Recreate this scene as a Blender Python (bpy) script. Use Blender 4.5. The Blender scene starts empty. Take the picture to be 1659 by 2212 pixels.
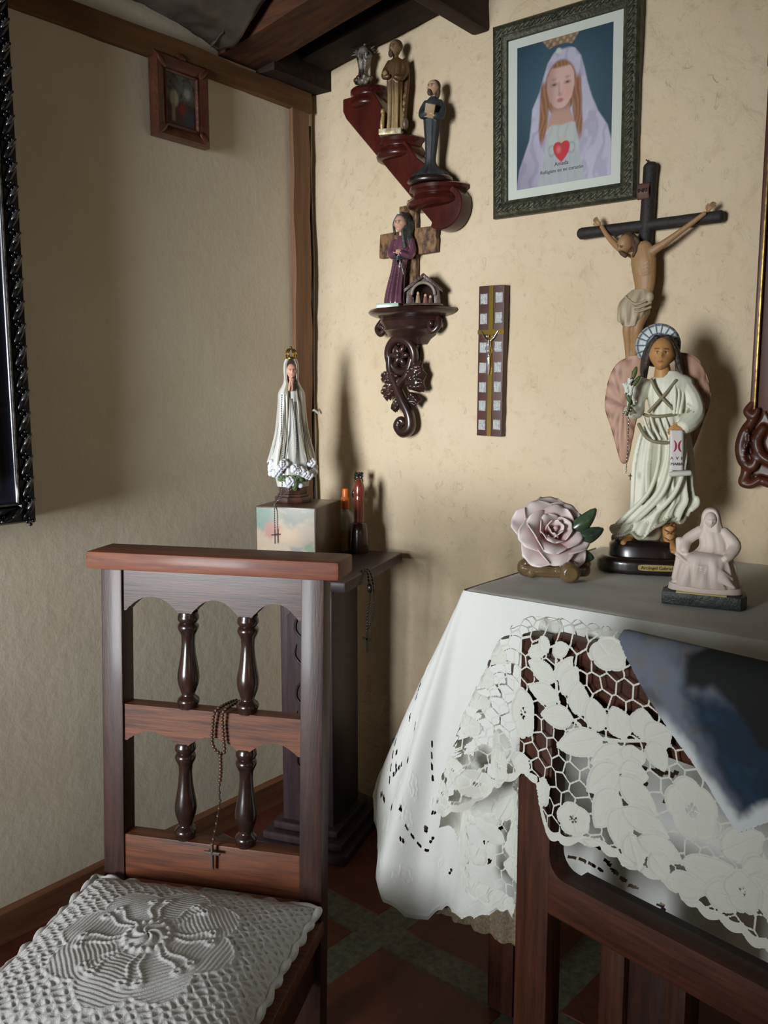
import bpy, bmesh, math, random
import numpy as np
from mathutils import Vector, Matrix, noise, kdtree
random.seed(7); rng = np.random.default_rng(7)
PI = math.pi
scene = bpy.context.scene
COL = scene.collection

# ---------------------------------------------------------------- camera, sky, light, exposure
CAM = np.array([1.878, -2.020, 1.266])
cd = bpy.data.cameras.new('camera'); cam = bpy.data.objects.new('camera', cd); COL.objects.link(cam)
cam.location = CAM; cam.rotation_euler = (math.radians(90 - 7.697), 0, math.radians(38.5))
cd.sensor_fit = 'VERTICAL'; cd.sensor_height = 36; cd.sensor_width = 27; cd.lens = 1872 / 2212 * 36
cd.clip_start = 0.02; cd.clip_end = 60
scene.camera = cam
w = bpy.data.worlds.new('overcast_sky'); scene.world = w; w.use_nodes = True
w.node_tree.nodes['Background'].inputs[0].default_value = (0.80, 0.90, 1.0, 1)
w.node_tree.nodes['Background'].inputs[1].default_value = 0.2

def area(name, loc, direction, sx, sy, power, col, spread=180):
    l = bpy.data.lights.new(name, 'AREA'); l.shape = 'RECTANGLE'; l.size = sx; l.size_y = sy
    l.energy = power; l.color = col; l.spread = math.radians(spread)
    o = bpy.data.objects.new(name, l); COL.objects.link(o); o.location = loc
    o.rotation_euler = Vector(direction).to_track_quat('-Z', 'Y').to_euler(); return o
# daylight standing in the open doorway of the back wall
area('doorway_daylight', (0.61, -4.36, 1.22), (-0.085, 1, 0.0), 0.98, 1.4, 28, (0.92, 0.965, 1.0), 52)
area('side_fill', (3.52, -2.6, 1.45), (-1, 0, -0.2), 0.9, 0.9, 3.0, (1.0, 0.80, 0.56), 140)  # added warm fill lamp, set in a made-up side-wall opening
vs = scene.view_settings
vs.view_transform = 'Standard'; vs.look = 'None'; vs.gamma = 1; vs.use_curve_mapping = False
vs.exposure = -0.3

# ---------------------------------------------------------------- colour and material helpers
def S(r, g, b):
    f = lambda c: (c / 255 / 12.92) if c / 255 <= 0.04045 else ((c / 255 + 0.055) / 1.055) ** 2.4
    return (f(r), f(g), f(b), 1.0)

class NT:
    def __init__(s, m):
        m.use_nodes = True; s.t = m.node_tree; s.b = s.t.nodes['Principled BSDF']
    def n(s, typ, **kw):
        x = s.t.nodes.new(typ)
        for k, v in kw.items():
            if k.startswith('i_'):
                x.inputs[k[2:].replace('_', ' ')].default_value = v
            else: setattr(x, k, v)
        return x
    def l(s, a, b): s.t.links.new(a, b)

def mat(name, col, rough=0.6, metal=0.0, col2=None, nscale=12, ndetail=4, bump=0.0, bscale=60, stretch=None, coat=0.0, vcol=False, contrast=(0.35, 0.65), spec=0.5, sheen=0.0):
    m = bpy.data.materials.new(name); t = NT(m); b = t.b
    b.inputs['Roughness'].default_value = rough; b.inputs['Metallic'].default_value = metal
    b.inputs['Base Color'].default_value = col; b.inputs['Coat Weight'].default_value = coat
    b.inputs['Coat Roughness'].default_value = 0.15; b.inputs['Specular IOR Level'].default_value = spec
    if sheen: b.inputs['Sheen Weight'].default_value = sheen
    tc = t.n('ShaderNodeTexCoord'); mp = t.n('ShaderNodeMapping'); t.l(tc.outputs['Object'], mp.inputs[0])
    if stretch: mp.inputs['Scale'].default_value = stretch
    src = None
    if vcol:
        a = t.n('ShaderNodeAttribute', attribute_name='Col'); src = a.outputs['Color']
    if col2 is not None:
        nz = t.n('ShaderNodeTexNoise', i_Scale=nscale, i_Detail=ndetail, i_Roughness=0.6); t.l(mp.outputs[0], nz.inputs['Vector'])
        r = t.n('ShaderNodeValToRGB'); r.color_ramp.elements[0].position = contrast[0]; r.color_ramp.elements[1].position = contrast[1]
        t.l(nz.outputs['Fac'], r.inputs[0])
        r.color_ramp.elements[0].color = col; r.color_ramp.elements[1].color = col2
        if src is None: src = r.outputs[0]
        else:
            mx = t.n('ShaderNodeMix', data_type='RGBA', blend_type='MULTIPLY'); mx.inputs[0].default_value = 0.9
            t.l(src, mx.inputs[6]); t.l(r.outputs[0], mx.inputs[7]); src = mx.outputs[2]
    if src is not None: t.l(src, b.inputs['Base Color'])
    if bump:
        nb = t.n('ShaderNodeTexNoise', i_Scale=bscale, i_Detail=5, i_Roughness=0.6); t.l(mp.outputs[0], nb.inputs['Vector'])
        bp = t.n('ShaderNodeBump', i_Strength=bump, i_Distance=0.01); t.l(nb.outputs['Fac'], bp.inputs['Height']); t.l(bp.outputs[0], b.inputs['Normal'])
    return m

def wood(name, c1, c2, rough=0.45, axis=0, scale=6, coat=0.08):
    st = [14, 14, 14]; st[axis] = 1.0
    return mat(name, c1, rough, col2=c2, nscale=scale, ndetail=6, bump=0.08, bscale=scale * 3, stretch=st, coat=coat, spec=0.32)

M = {}
M['wood_x'] = wood('walnut_lengthwise', S(44, 24, 19), S(72, 40, 29), axis=0)
M['wood_y'] = wood('walnut_deep', S(44, 24, 19), S(72, 40, 29), axis=1)
M['wood_z'] = wood('walnut_upright', S(42, 24, 21), S(66, 38, 30), axis=2)
M['wood_red'] = wood('worn_mahogany_rest', S(88, 46, 32), S(124, 70, 46), axis=0, rough=0.55)
M['wood_worn'] = wood('worn_mahogany_rail', S(70, 38, 26), S(112, 64, 38), axis=0, rough=0.5)
M['wood_black'] = mat('dark_turned_wood', S(34, 22, 20), 0.25, col2=S(52, 30, 24), nscale=8, stretch=(8, 8, 1), coat=0.4)
M['wood_ped'] = wood('purple_brown_pedestal_wood', S(48, 36, 40), S(64, 48, 50), axis=2, rough=0.4)
M['mahogany'] = mat('dark_red_varnished_wood', S(52, 16, 12), 0.3, col2=S(74, 27, 20), nscale=5, stretch=(4, 4, 1), coat=0.12, spec=0.35)
M['carved'] = mat('dark_carved_wood', S(38, 22, 20), 0.3, col2=S(58, 34, 28), nscale=14, coat=0.3)
M['chair_z'] = wood('chair_wood_upright', S(52, 28, 20), S(84, 46, 32), axis=2)
M['chair_x'] = wood('chair_wood_rail', S(58, 32, 24), S(92, 52, 38), axis=0)
M['timber'] = wood('old_reddish_rafter', S(52, 28, 18), S(84, 48, 26), axis=0, rough=0.7, coat=0, scale=4)
M['timber_dark'] = wood('blackened_rafter', S(26, 17, 13), S(46, 28, 20), axis=0, rough=0.8, coat=0, scale=4)
M['timber_y'] = wood('old_reddish_purlin', S(38, 22, 16), S(60, 36, 24), axis=1, rough=0.7, coat=0, scale=4)
M['trim'] = wood('brown_painted_timber', S(92, 64, 40), S(116, 82, 52), axis=1, rough=0.7, coat=0, scale=3)
M['trim_z'] = wood('pinkish_brown_corner_timber', S(116, 84, 62), S(136, 102, 78), axis=2, rough=0.7, coat=0, scale=3)
M['skirting'] = wood('brown_skirting', S(104, 66, 46), S(132, 90, 62), axis=1, rough=0.6, coat=0, scale=3)
M['boards'] = wood('dark_ceiling_boards', S(30, 19, 14), S(48, 30, 20), axis=0, rough=0.8, coat=0, scale=3)
M['white'] = mat('white_linen', S(216, 216, 210), 0.9, bump=0.25, bscale=900, sheen=0.1)
M['lace'] = mat('white_cutwork_linen', S(218, 218, 208), 0.9, bump=0.3, bscale=1100, sheen=0.1)
M['gold'] = mat('old_brass', S(150, 120, 60), 0.35, metal=0.9, col2=S(90, 70, 38), nscale=60)
M['brass'] = mat('polished_brass', S(190, 160, 80), 0.25, metal=1.0)
M['silver'] = mat('pressed_silver', S(205, 205, 205), 0.35, metal=0.6, bump=0.6, bscale=220)
M['silver2'] = mat('bright_silver', S(215, 215, 215), 0.25, metal=1.0)
M['bead_brown'] = mat('brown_wood_bead', S(80, 56, 40), 0.35, coat=0.4)
M['bead_black'] = mat('black_bead', S(22, 18, 18), 0.3, coat=0.4)
M['bead_silver'] = mat('grey_glass_bead', S(120, 116, 120), 0.2, metal=0.6)
M['string'] = mat('dark_cord', S(30, 24, 22), 0.8)
M['vcol'] = mat('painted_plaster', (1, 1, 1, 1), 0.55, vcol=True)
M['vgloss'] = mat('glazed_paint', (1, 1, 1, 1), 0.3, vcol=True, coat=0.3)
M['print'] = mat('printed_paper', (1, 1, 1, 1), 0.35, vcol=True)
M['clothprint'] = mat('printed_fabric', (1, 1, 1, 1), 0.85, vcol=True)

# ---------------------------------------------------------------- mesh helpers
def npa(v): return np.array(v, dtype=float)
class G:
    """collects vertices, faces and vertex colours of one mesh"""
    def __init__(s, col=None): s.v = []; s.f = []; s.c = []; s.n = 0; s.col = col or (1, 1, 1, 1)
    def add(s, v, f, col=None):
        v = np.asarray(v, float).reshape(-1, 3); k = s.n
        s.v.append(v); s.f.extend([tuple(i + k for i in q) for q in f]); s.n += len(v)
        if col is None: col = s.col
        col = np.asarray(col, float)
        s.c.append(np.tile(col, (len(v), 1)) if col.ndim == 1 else col); return s
    def grid(s, P, wrap_u=False, col=None, flip=False):     # P (nu, nv, 3): u rows, v columns
        nu, nv = P.shape[:2]; f = []
        for i in range(nu - 1):
            for j in range(nv if wrap_u else nv - 1):
                a = i * nv + j; b = i * nv + (j + 1) % nv; q = (a, b, b + nv, a + nv); f.append(q[::-1] if flip else q)
        return s.add(P.reshape(-1, 3), f, None if col is None else (np.asarray(col).reshape(-1, 4) if np.asarray(col).ndim > 1 else col))
    def rings(s, R, col=None, cap=True):                    # list of rings (k, n, 3), closed, capped
        R = np.asarray(R, float); k, n = R.shape[:2]; f = []
        for i in range(k - 1):
            for j in range(n):
                a = i * n + j; b = i * n + (j + 1) % n; f.append((a, b, b + n, a + n))
        if cap: f.append(tuple(range(n))[::-1]); f.append(tuple((k - 1) * n + j for j in range(n)))
        if col is not None:
            col = np.asarray(col, float)
            if col.ndim == 3: col = col.reshape(-1, 4)
        return s.add(R.reshape(-1, 3), f, col)
    def box(s, lo, hi, col=None):
        (a, b, c), (d, e, g) = lo, hi
        v = [(a, b, c), (d, b, c), (d, e, c), (a, e, c), (a, b, g), (d, b, g), (d, e, g), (a, e, g)]
        return s.add(v, [(3, 2, 1, 0), (4, 5, 6, 7), (0, 1, 5, 4), (1, 2, 6, 5), (2, 3, 7, 6), (3, 0, 4, 7)], col)
    def ell(s, c, r, R=None, nu=14, nv=20, col=None, fn=None):
        th = np.linspace(0, PI, nu)[1:-1]; ph = np.linspace(0, 2 * PI, nv, endpoint=False)
        x = np.sin(th)[:, None] * np.cos(ph)[None]; y = np.sin(th)[:, None] * np.sin(ph)[None]; z = np.cos(th)[:, None] * np.ones_like(ph)[None]
        p = np.stack([x, y, z], -1).reshape(-1, 3); p = np.vstack([p, [[0, 0, 1]], [[0, 0, -1]]])
        if fn is not None: p = fn(p)
        p = p * npa(r)
        if R is not None: p = p @ npa(R).T
        p = p + npa(c); k = nu - 2; f = []
        for i in range(k - 1):
            for j in range(nv):
                a = i * nv + j; b = i * nv + (j + 1) % nv; f.append((a, a + nv, b + nv, b))
        for j in range(nv):
            f.append((j, (j + 1) % nv, k * nv)); a = (k - 1) * nv; f.append((a + (j + 1) % nv, a + j, k * nv + 1))
        return s.add(p, f, col)
    def tube(s, pts, rad, n=10, col=None, closed=False, flat=None):
        pts = npa(pts); m = len(pts); rad = np.broadcast_to(npa(rad), (m,)).copy()
        R = []; t0 = None
        T = np.gradient(pts, axis=0)
        if closed: T[0] = T[-1] = pts[1] - pts[-2]
        up = npa([0, 0, 1]) if abs(T[0][2]) < 0.9 * np.linalg.norm(T[0]) else npa([0, 1, 0])
        for i in range(m):
            t = T[i] / (np.linalg.norm(T[i]) + 1e-12)
            a = up - t * (up @ t); a /= np.linalg.norm(a) + 1e-12; up = a; b = np.cross(t, a)
            ang = np.linspace(0, 2 * PI, n, endpoint=False)
            fl = 1 if flat is None else flat
            R.append(pts[i] + rad[i] * (np.cos(ang)[:, None] * a * fl + np.sin(ang)[:, None] * b))
        if not closed:                                       # rounded ends
            e0 = []; e1 = []
            for k in (0.92, 0.6): 
                h = math.sqrt(1 - k * k)
                e0.append(pts[0] + (R[0] - pts[0]) * k - T[0] / (np.linalg.norm(T[0]) + 1e-12) * rad[0] * h * 0.8)
                e1.append(pts[-1] + (R[-1] - pts[-1]) * k + T[-1] / (np.linalg.norm(T[-1]) + 1e-12) * rad[-1] * h * 0.8)
            R = e0[::-1] + R + e1
        return s.rings(R, col, cap=not closed)
    def lathe(s, prof, c=(0, 0, 0), n=24, col=None, sy=1.0):
        a = np.linspace(0, 2 * PI, n, endpoint=False); R = []
        for r, z in prof: R.append(np.stack([c[0] + r * np.cos(a), c[1] + r * sy * np.sin(a), np.full(n, c[2] + z)], -1))
        return s.rings(R, col)
    def prism(s, out, t0, t1, plane='xz', col=None):
        """outline in a plane, extruded along the third axis from t0 to t1"""
        out = [tuple(o) for o in out]; n = len(out)
        ar = sum(out[i][0] * out[(i + 1) % n][1] - out[(i + 1) % n][0] * out[i][1] for i in range(n))
        if ar < 0: out = out[::-1]
        mk = {'xz': lambda p, t: (p[0], t, p[1]), 'yz': lambda p, t: (t, p[0], p[1]), 'xy': lambda p, t: (p[0], p[1], t)}[plane]
        v = [mk(p, t0) for p in out] + [mk(p, t1) for p in out]
        f = [tuple(range(n)), tuple(range(2 * n - 1, n - 1, -1))] + [(i, n + i, n + (i + 1) % n, (i + 1) % n) for i in range(n)]
        return s.add(v, f, col)
    def xf(s, Mx):
        s.v = [np.hstack([v, np.ones((len(v), 1))]) @ npa(Mx).T[:, :3] for v in s.v]; return s
    def V(s): return np.vstack(s.v)

def build(g, name, smooth=40, fixn=True, bevel=0, seg=2, colors=True):
    me = bpy.data.meshes.new(name); me.from_pydata(g.V().tolist(), [], g.f); 
    if colors:
        ca = me.color_attributes.new('Col', 'FLOAT_COLOR', 'POINT'); ca.data.foreach_set('color', np.vstack(g.c).astype(np.float32).ravel())
    if bevel or fixn:
        bm = bmesh.new(); bm.from_mesh(me)
        if fixn: bmesh.ops.recalc_face_normals(bm, faces=bm.faces)
        if bevel:
            es = [e for e in bm.edges if len(e.link_faces) == 2 and e.calc_face_angle(0) > 0.6]
            bmesh.ops.bevel(bm, geom=es, offset=bevel, segments=seg, profile=0.6, affect='EDGES', clamp_overlap=True)
        bm.to_mesh(me); bm.free()
    if smooth:
        me.shade_smooth(); me.set_sharp_from_angle(angle=math.radians(smooth))
    me.update(); return me

def obj(name, g, m, parent=None, smooth=None, bevel=0, fixn=True, seg=2, label=None):
    if smooth is None: smooth = 20 if bevel else 40
    me = g if isinstance(g, bpy.types.Mesh) else build(g, name, smooth, fixn, bevel, seg)
    o = bpy.data.objects.new(name, me); COL.objects.link(o)
    me.materials.clear(); me.materials.append(M[m] if isinstance(m, str) else m)
    if parent: o.parent = parent
    if label: o['label'] = label
    return o

def fuse(g, voxel, smooth=2, name='fused', adapt=0):
    """voxel-remesh overlapping shapes into one continuous skin, keeping painted colours"""
    me = build(g, name + '_src', 0, True)
    o = bpy.data.objects.new(name + '_src', me); COL.objects.link(o)
    r = o.modifiers.new('r', 'REMESH'); r.mode = 'VOXEL'; r.voxel_size = voxel; r.adaptivity = adapt
    if smooth:
        sm = o.modifiers.new('s', 'SMOOTH'); sm.factor = 0.5; sm.iterations = smooth
    dg = bpy.context.evaluated_depsgraph_get(); ev = o.evaluated_get(dg)
    out = bpy.data.meshes.new_from_object(ev); out.name = name
    src = g.V(); sc = np.vstack(g.c)
    kd = kdtree.KDTree(len(src))
    for i, p in enumerate(src): kd.insert(p, i)
    kd.balance()
    n = len(out.vertices); co = np.empty(n * 3); out.vertices.foreach_get('co', co); co = co.reshape(-1, 3)
    uni = np.ptp(sc, axis=0).max() < 1e-6
    cc = np.tile(sc[0], (n, 1)) if uni else sc[[kd.find(p)[1] for p in co]]
    for a in list(out.color_attributes): out.color_attributes.remove(a)
    ca = out.color_attributes.new('Col', 'FLOAT_COLOR', 'POINT'); ca.data.foreach_set('color', cc.astype(np.float32).ravel())
    out.shade_smooth(); bpy.data.objects.remove(o); bpy.data.meshes.remove(me)
    return out

def thing(name, label, cat, loc=(0, 0, 0), rz=0.0, group=None, kind=None):
    o = bpy.data.objects.new(name, None); COL.objects.link(o); o.location = loc; o.rotation_euler = (0, 0, rz)
    o.empty_display_size = 0.05
    return tag(o, label, cat, group, kind)
def tag(o, label=None, cat=None, group=None, kind=None):
    if label: o['label'] = label
    if cat: o['category'] = cat
    if group: o['group'] = group
    if kind: o['kind'] = kind
    return o
def struct(name, g, m, label=None, **k): return tag(obj(name, g, m, **k), label, kind='structure')
def spline(pts, m):
    """Catmull-Rom through points, m samples"""
    p = npa(pts); n = len(p); t = np.linspace(0, n - 1, m); i = np.clip(t.astype(int), 0, n - 2); u = (t - i)[:, None]
    g_ = lambda k: p[np.clip(k, 0, n - 1)]
    a, b, c, d = g_(i - 1), g_(i), g_(i + 1), g_(i + 2)
    return 0.5 * (2 * b + (c - a) * u + (2 * a - 5 * b + 4 * c - d) * u ** 2 + (3 * b - a - 3 * c + d) * u ** 3)
def face_cam(x, y):
    d = npa([x, y]) - CAM[:2]; return math.atan2(-d[0], d[1])
def smoothstep(a, b, x): t = np.clip((x - a) / (b - a), 0, 1); return t * t * (3 - 2 * t)
def text_mesh(body, size, name='lettering', ext=0.0004, align='CENTER'):
    c = bpy.data.curves.new(name, 'FONT'); c.body = body; c.size = size; c.align_x = align; c.align_y = 'CENTER'; c.extrude = ext; c.resolution_u = 3
    o = bpy.data.objects.new(name, c); COL.objects.link(o)
    me = bpy.data.meshes.new_from_object(o.evaluated_get(bpy.context.evaluated_depsgraph_get())); me.name = name
    bpy.data.objects.remove(o); bpy.data.curves.remove(c); return me
# ================================================================ THE ROOM
def fbm(x, y, z=0.0, o=3): return noise.fractal((x, y, z), 1.0, 2.0, o)
M['adobe'] = m = bpy.data.materials.new('ochre_lime_washed_adobe'); t = NT(m)
t.b.inputs['Roughness'].default_value = 0.92; t.b.inputs['Specular IOR Level'].default_value = 0.2
tc = t.n('ShaderNodeTexCoord'); n1 = t.n('ShaderNodeTexNoise', i_Scale=2.2, i_Detail=5, i_Roughness=0.6); n2 = t.n('ShaderNodeTexNoise', i_Scale=26, i_Detail=6, i_Roughness=0.65)
t.l(tc.outputs['Object'], n1.inputs[0]); t.l(tc.outputs['Object'], n2.inputs[0])
r1 = t.n('ShaderNodeValToRGB'); r1.color_ramp.elements[0].color = S(194, 173, 143); r1.color_ramp.elements[1].color = S(205, 187, 160); r1.color_ramp.elements[0].position = .3; r1.color_ramp.elements[1].position = .7
r2 = t.n('ShaderNodeValToRGB'); r2.color_ramp.elements[0].color = (.82, .80, .76, 1); r2.color_ramp.elements[1].color = (1, 1, 1, 1); r2.color_ramp.elements[0].position = .25; r2.color_ramp.elements[1].position = .45
mx = t.n('ShaderNodeMix', data_type='RGBA', blend_type='MULTIPLY'); mx.inputs[0].default_value = 0.8
t.l(n1.outputs['Fac'], r1.inputs[0]); t.l(n2.outputs['Fac'], r2.inputs[0]); t.l(r1.outputs[0], mx.inputs[6]); t.l(r2.outputs[0], mx.inputs[7]); t.l(mx.outputs[2], t.b.inputs['Base Color'])
mp = t.n('ShaderNodeMapping'); mp.inputs['Scale'].default_value = (1.0, 1.0, 0.8); t.l(tc.outputs['Object'], mp.inputs[0])
n3 = t.n('ShaderNodeTexNoise', i_Scale=13, i_Detail=5, i_Roughness=0.6, i_Distortion=0.35); t.l(mp.outputs[0], n3.inputs[0])      # trowelled patches
r3 = t.n('ShaderNodeValToRGB'); r3.color_ramp.elements[0].position = .48; r3.color_ramp.elements[1].position = .72; t.l(n3.outputs['Fac'], r3.inputs[0])
n4 = t.n('ShaderNodeTexNoise', i_Scale=40, i_Detail=3, i_Roughness=0.5, i_Distortion=0.3); t.l(mp.outputs[0], n4.inputs[0])     # small chips
r4 = t.n('ShaderNodeValToRGB'); r4.color_ramp.elements[0].position = .64; r4.color_ramp.elements[1].position = .74; t.l(n4.outputs['Fac'], r4.inputs[0])
n5 = t.n('ShaderNodeTexNoise', i_Scale=70, i_Detail=4); t.l(tc.outputs['Object'], n5.inputs[0])
m1 = t.n('ShaderNodeMath', operation='MULTIPLY_ADD'); m1.inputs[1].default_value = -0.7; t.l(r4.outputs[0], m1.inputs[0]); t.l(r3.outputs[0], m1.inputs[2])
m2 = t.n('ShaderNodeMath', operation='MULTIPLY_ADD'); m2.inputs[1].default_value = 0.35; t.l(n5.outputs['Fac'], m2.inputs[0]); t.l(m1.outputs[0], m2.inputs[2])
bp = t.n('ShaderNodeBump', i_Strength=0.6, i_Distance=0.007); t.l(m2.outputs[0], bp.inputs['Height']); t.l(bp.outputs[0], t.b.inputs['Normal'])
M['plaster'] = mat('smooth_cream_plaster', S(220, 209, 186), 0.9, col2=S(228, 218, 198), nscale=3, bump=0.12, bscale=30, spec=0.2)
M['terracotta'] = mat('worn_terracotta', S(78, 34, 22), 0.55, col2=S(102, 50, 33), nscale=7, bump=0.2, bscale=40)
M['cement'] = mat('speckled_grey_terrazzo', S(76, 75, 62), 0.6, col2=S(104, 103, 88), nscale=60, bump=0.2, bscale=60)

# floor: grey terrazzo strips between big terracotta tiles
fl = struct('floor', G().box((-0.3, -4.7, -0.12), (3.8, 0.25, -0.002)), 'cement', label='grey terrazzo floor strips with terracotta tiles')
tile = build(G().box((-0.168, -0.168, -0.01), (0.168, 0.168, 0.0)), 'tile', 30, True, bevel=0.004, seg=1); tile.materials.append(M['terracotta'])
th = math.radians(-3)
for i in range(-2, 8):
    for j in range(-10, 2):
        lx, ly = 0.678 + 0.42 * i + 0.21, -0.53 + 0.42 * j + 0.21
        x = 0.7 + (lx - 0.7) * math.cos(th) - (ly + 0.5) * math.sin(th); y = -0.5 + (lx - 0.7) * math.sin(th) + (ly + 0.5) * math.cos(th)
        if -0.1 < x < 3.6 and -4.3 < y < 0.12:
            o = bpy.data.objects.new('tile', tile); COL.objects.link(o); o.parent = fl; o.location = (x, y, 0.0); o.rotation_euler = (0, 0, th)

def wall_sheet(n0, n1, a0, a1, z0, z1, fn):
    A = np.linspace(a0, a1, n0); Zs = np.linspace(z0, z1, n1); P = np.zeros((n1, n0, 3))
    for i, z in enumerate(Zs):
        for j, a in enumerate(A): P[i, j] = fn(a, z)
    return P
def adobe(a, z):
    d = 0.010 * fbm(a * 1.7, z * 1.7) + 0.005 * fbm(a * 8, z * 9, 3.0, 3) + 0.0014 * fbm(a * 26, z * 30, 7.0, 2)
    return (a, min(d, 0.012) - 0.004, z)
g = G(); g.grid(wall_sheet(230, 190, -0.03, 2.4, -0.05, 2.95, adobe)); g.box((-0.3, 0.02, -0.1), (3.8, 0.3, 3.0)); g.box((2.39, -0.004, -0.1), (3.8, 0.1, 3.0))
struct('wall_right', g, 'adobe', 'rough ochre lime-washed adobe wall', fixn=False, smooth=60)
g = G(); g.grid(wall_sheet(150, 110, -4.3, 0.02, -0.05, 2.95, lambda a, z: (0.003 * fbm(a * 1.3, z * 1.3, 2.0), a, z)), flip=True); g.box((-0.3, -4.6, -0.1), (-0.012, 0.3, 3.0))
struct('wall_left', g, 'plaster', 'smooth cream plaster wall', fixn=False, smooth=60)
g = G()                                                          # thick back wall with the open doorway the daylight comes through
g.box((-0.3, -4.6, -0.1), (0.1, -4.2, 3.0)); g.box((1.15, -4.6, -0.1), (3.8, -4.2, 3.0)); g.box((0.1, -4.6, 1.98), (1.15, -4.2, 3.0))
struct('wall_back', g, 'plaster', 'cream wall with an open doorway')
g = G(); g.box((3.5, -4.6, -0.1), (3.75, -3.1, 3.0)); g.box((3.5, -2.1, -0.1), (3.75, 0.25, 3.0)); g.box((3.5, -3.1, -0.1), (3.75, -2.1, 0.98)); g.box((3.5, -3.1, 1.92), (3.75, -2.1, 3.0))  # unseen wall; its opening is added to hold the fill lamp
struct('wall_side', g, 'plaster', 'cream wall with an opening added for the fill light')

# sloping ceiling of dark boards carried by rafters
SL = 0.155
cz = lambda x: 2.33 + SL * x
g = G(); g.add([(-.3, -4.6, cz(-.3)), (3.8, -4.6, cz(3.8)), (3.8, .3, cz(3.8)), (-.3, .3, cz(-.3)), (-.3, -4.6, cz(-.3) + .05), (3.8, -4.6, cz(3.8) + .05), (3.8, .3, cz(3.8) + .05), (-.3, .3, cz(-.3) + .05)],
               [(0, 1, 2, 3), (7, 6, 5, 4), (0, 4, 5, 1), (1, 5, 6, 2), (2, 6, 7, 3), (3, 7, 4, 0)])
ceil = struct('ceiling', g, 'boards', 'dark sloping board ceiling with rafters')
def rafter(y0, y1, h, m, x0=-0.02, x1=3.52):
    g = G(); zb = lambda x: cz(x) - h; n = 24; P = []
    for i in range(n):
        x = x0 + (x1 - x0) * i / (n - 1); dz = 0.006 * fbm(x * 3, y0 * 5); dy = 0.006 * fbm(x * 2, y0 * 5, 4)
        P.append([(x, y0 + dy, zb(x) + dz), (x, y1 + dy, zb(x) + dz), (x, y1 + dy, cz(x) + .01), (x, y0 + dy, cz(x) + .01)])
    g.rings(P); return obj('rafter', g, m, ceil, bevel=0)
rafter(-0.125, -0.012, 0.135, 'timber_dark'); rafter(-0.37, -0.225, 0.165, 'timber')
for y in (-1.05, -1.7, -2.35, -3.0, -3.65): rafter(y - 0.07, y + 0.07, 0.16, 'timber')
obj('purlin', G().box((0.568, -3.9, 2.188), (0.618, -0.002, 2.30)), 'timber_y', ceil, bevel=0.008, label='dark purlin end let into the wall')

# timber wall plate, corner post and skirting on the left wall
def rough_bar(axis, lo, hi, n=60, amp=0.004):
    g = G(); R = []
    for i in range(n):
        k = i / (n - 1); ring = []
        for s1, s2 in ((0, 0), (1, 0), (1, 1), (0, 1)):
            if axis == 'y': p = [hi[0] if s1 else lo[0], lo[1] + (hi[1] - lo[1]) * k, hi[2] if s2 else lo[2]]; d = amp * fbm(p[1] * 4, p[2] * 9, s1 * 3.0); p[2] += d; p[0] += (d if s1 else 0)
            else: p = [hi[0] if s1 else lo[0], hi[1] if s2 else lo[1], lo[2] + (hi[2] - lo[2]) * k]; d = amp * fbm(p[2] * 4, p[1] * 9, s1 * 3.0); p[1] += d; p[0] += (d if s1 else 0)
            ring.append(p)
        R.append(ring)
    return g.rings(R)
struct('trim_1', rough_bar('y', (-0.01, -4.2, 2.095), (0.022, -0.030, 2.152)), 'trim', 'brown timber wall plate under the ceiling')
struct('trim_3', rough_bar('y', (-0.01, -0.235, 2.154), (0.075, -0.006, 2.33)), 'timber_dark', 'blackened timber block over the wall plate in the corner')
struct('trim_2', rough_bar('z', (-0.01, -0.105, 0.0), (0.016, -0.036, 2.10)), 'trim_z', 'pinkish brown corner timber')
struct('baseboard_left', rough_bar('y', (-0.01, -4.2, 0.0), (0.028, -0.01, 0.075), amp=0.002), 'skirting', 'brown skirting board')

# cable running down the corner, held by a small tie
c = thing('corner_cable', 'dark cable running down the wall corner beside the timber post', 'cable', (0.010, -0.026, 0))
obj('cable', G().tube([(0.003 * math.sin(i * .7), 0.002 * math.cos(i), 0.70 + i * 0.08) for i in range(18)], 0.0042, 8), 'string', c)
obj('cable_tie', G().tube([(-0.008, 0.0, 1.215), (0.012, -0.008, 1.22), (0.016, 0.004, 1.21)], 0.0035, 6), 'lace', c)

# crumpled grey plastic sheet tucked above the wall plate
M['tarp'] = mat('grey_plastic_sheet', S(52, 46, 42), 0.35, col2=S(84, 76, 70), nscale=6, bump=0.2, bscale=10)
P = np.zeros((26, 40, 3))
for i in range(26):
    for j in range(40):
        u = i / 25; v = j / 39; y = -0.86 + 0.46 * v
        sag = 2.205 - 0.045 * v ** 3 + 0.03 * u
        zz = sag if u < 0.999 else sag
        P[i, j] = (0.035 + 0.26 * u + 0.012 * fbm(v * 4, u * 3), y + 0.012 * fbm(u * 3, v * 3, 9), zz + 0.010 * fbm(u * 3, v * 5, 2) + (0.10 * smoothstep(0.25, 1, u)))
g = G().grid(P); Q = np.zeros((8, 14, 3))
for i in range(8):
    for j in range(14):
        u = i / 7; v = j / 13; Q[i, j] = (0.05 + 0.2 * v + 0.012 * fbm(u * 6, v * 8, 5), -0.405 - 0.035 * u - 0.02 * v + 0.012 * fbm(u * 4, v * 6, 1), 2.30 - 0.145 * u * (1 - 0.75 * v) + 0.01 * fbm(v * 7, u * 4, 3))
g.grid(Q)
o = obj('plastic_sheet', g, 'tarp', smooth=25); o.modifiers.new('t', 'SOLIDIFY').thickness = 0.003
tag(o, 'crumpled grey plastic sheet hanging under the rafters above the wall plate', 'sheet')
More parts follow.
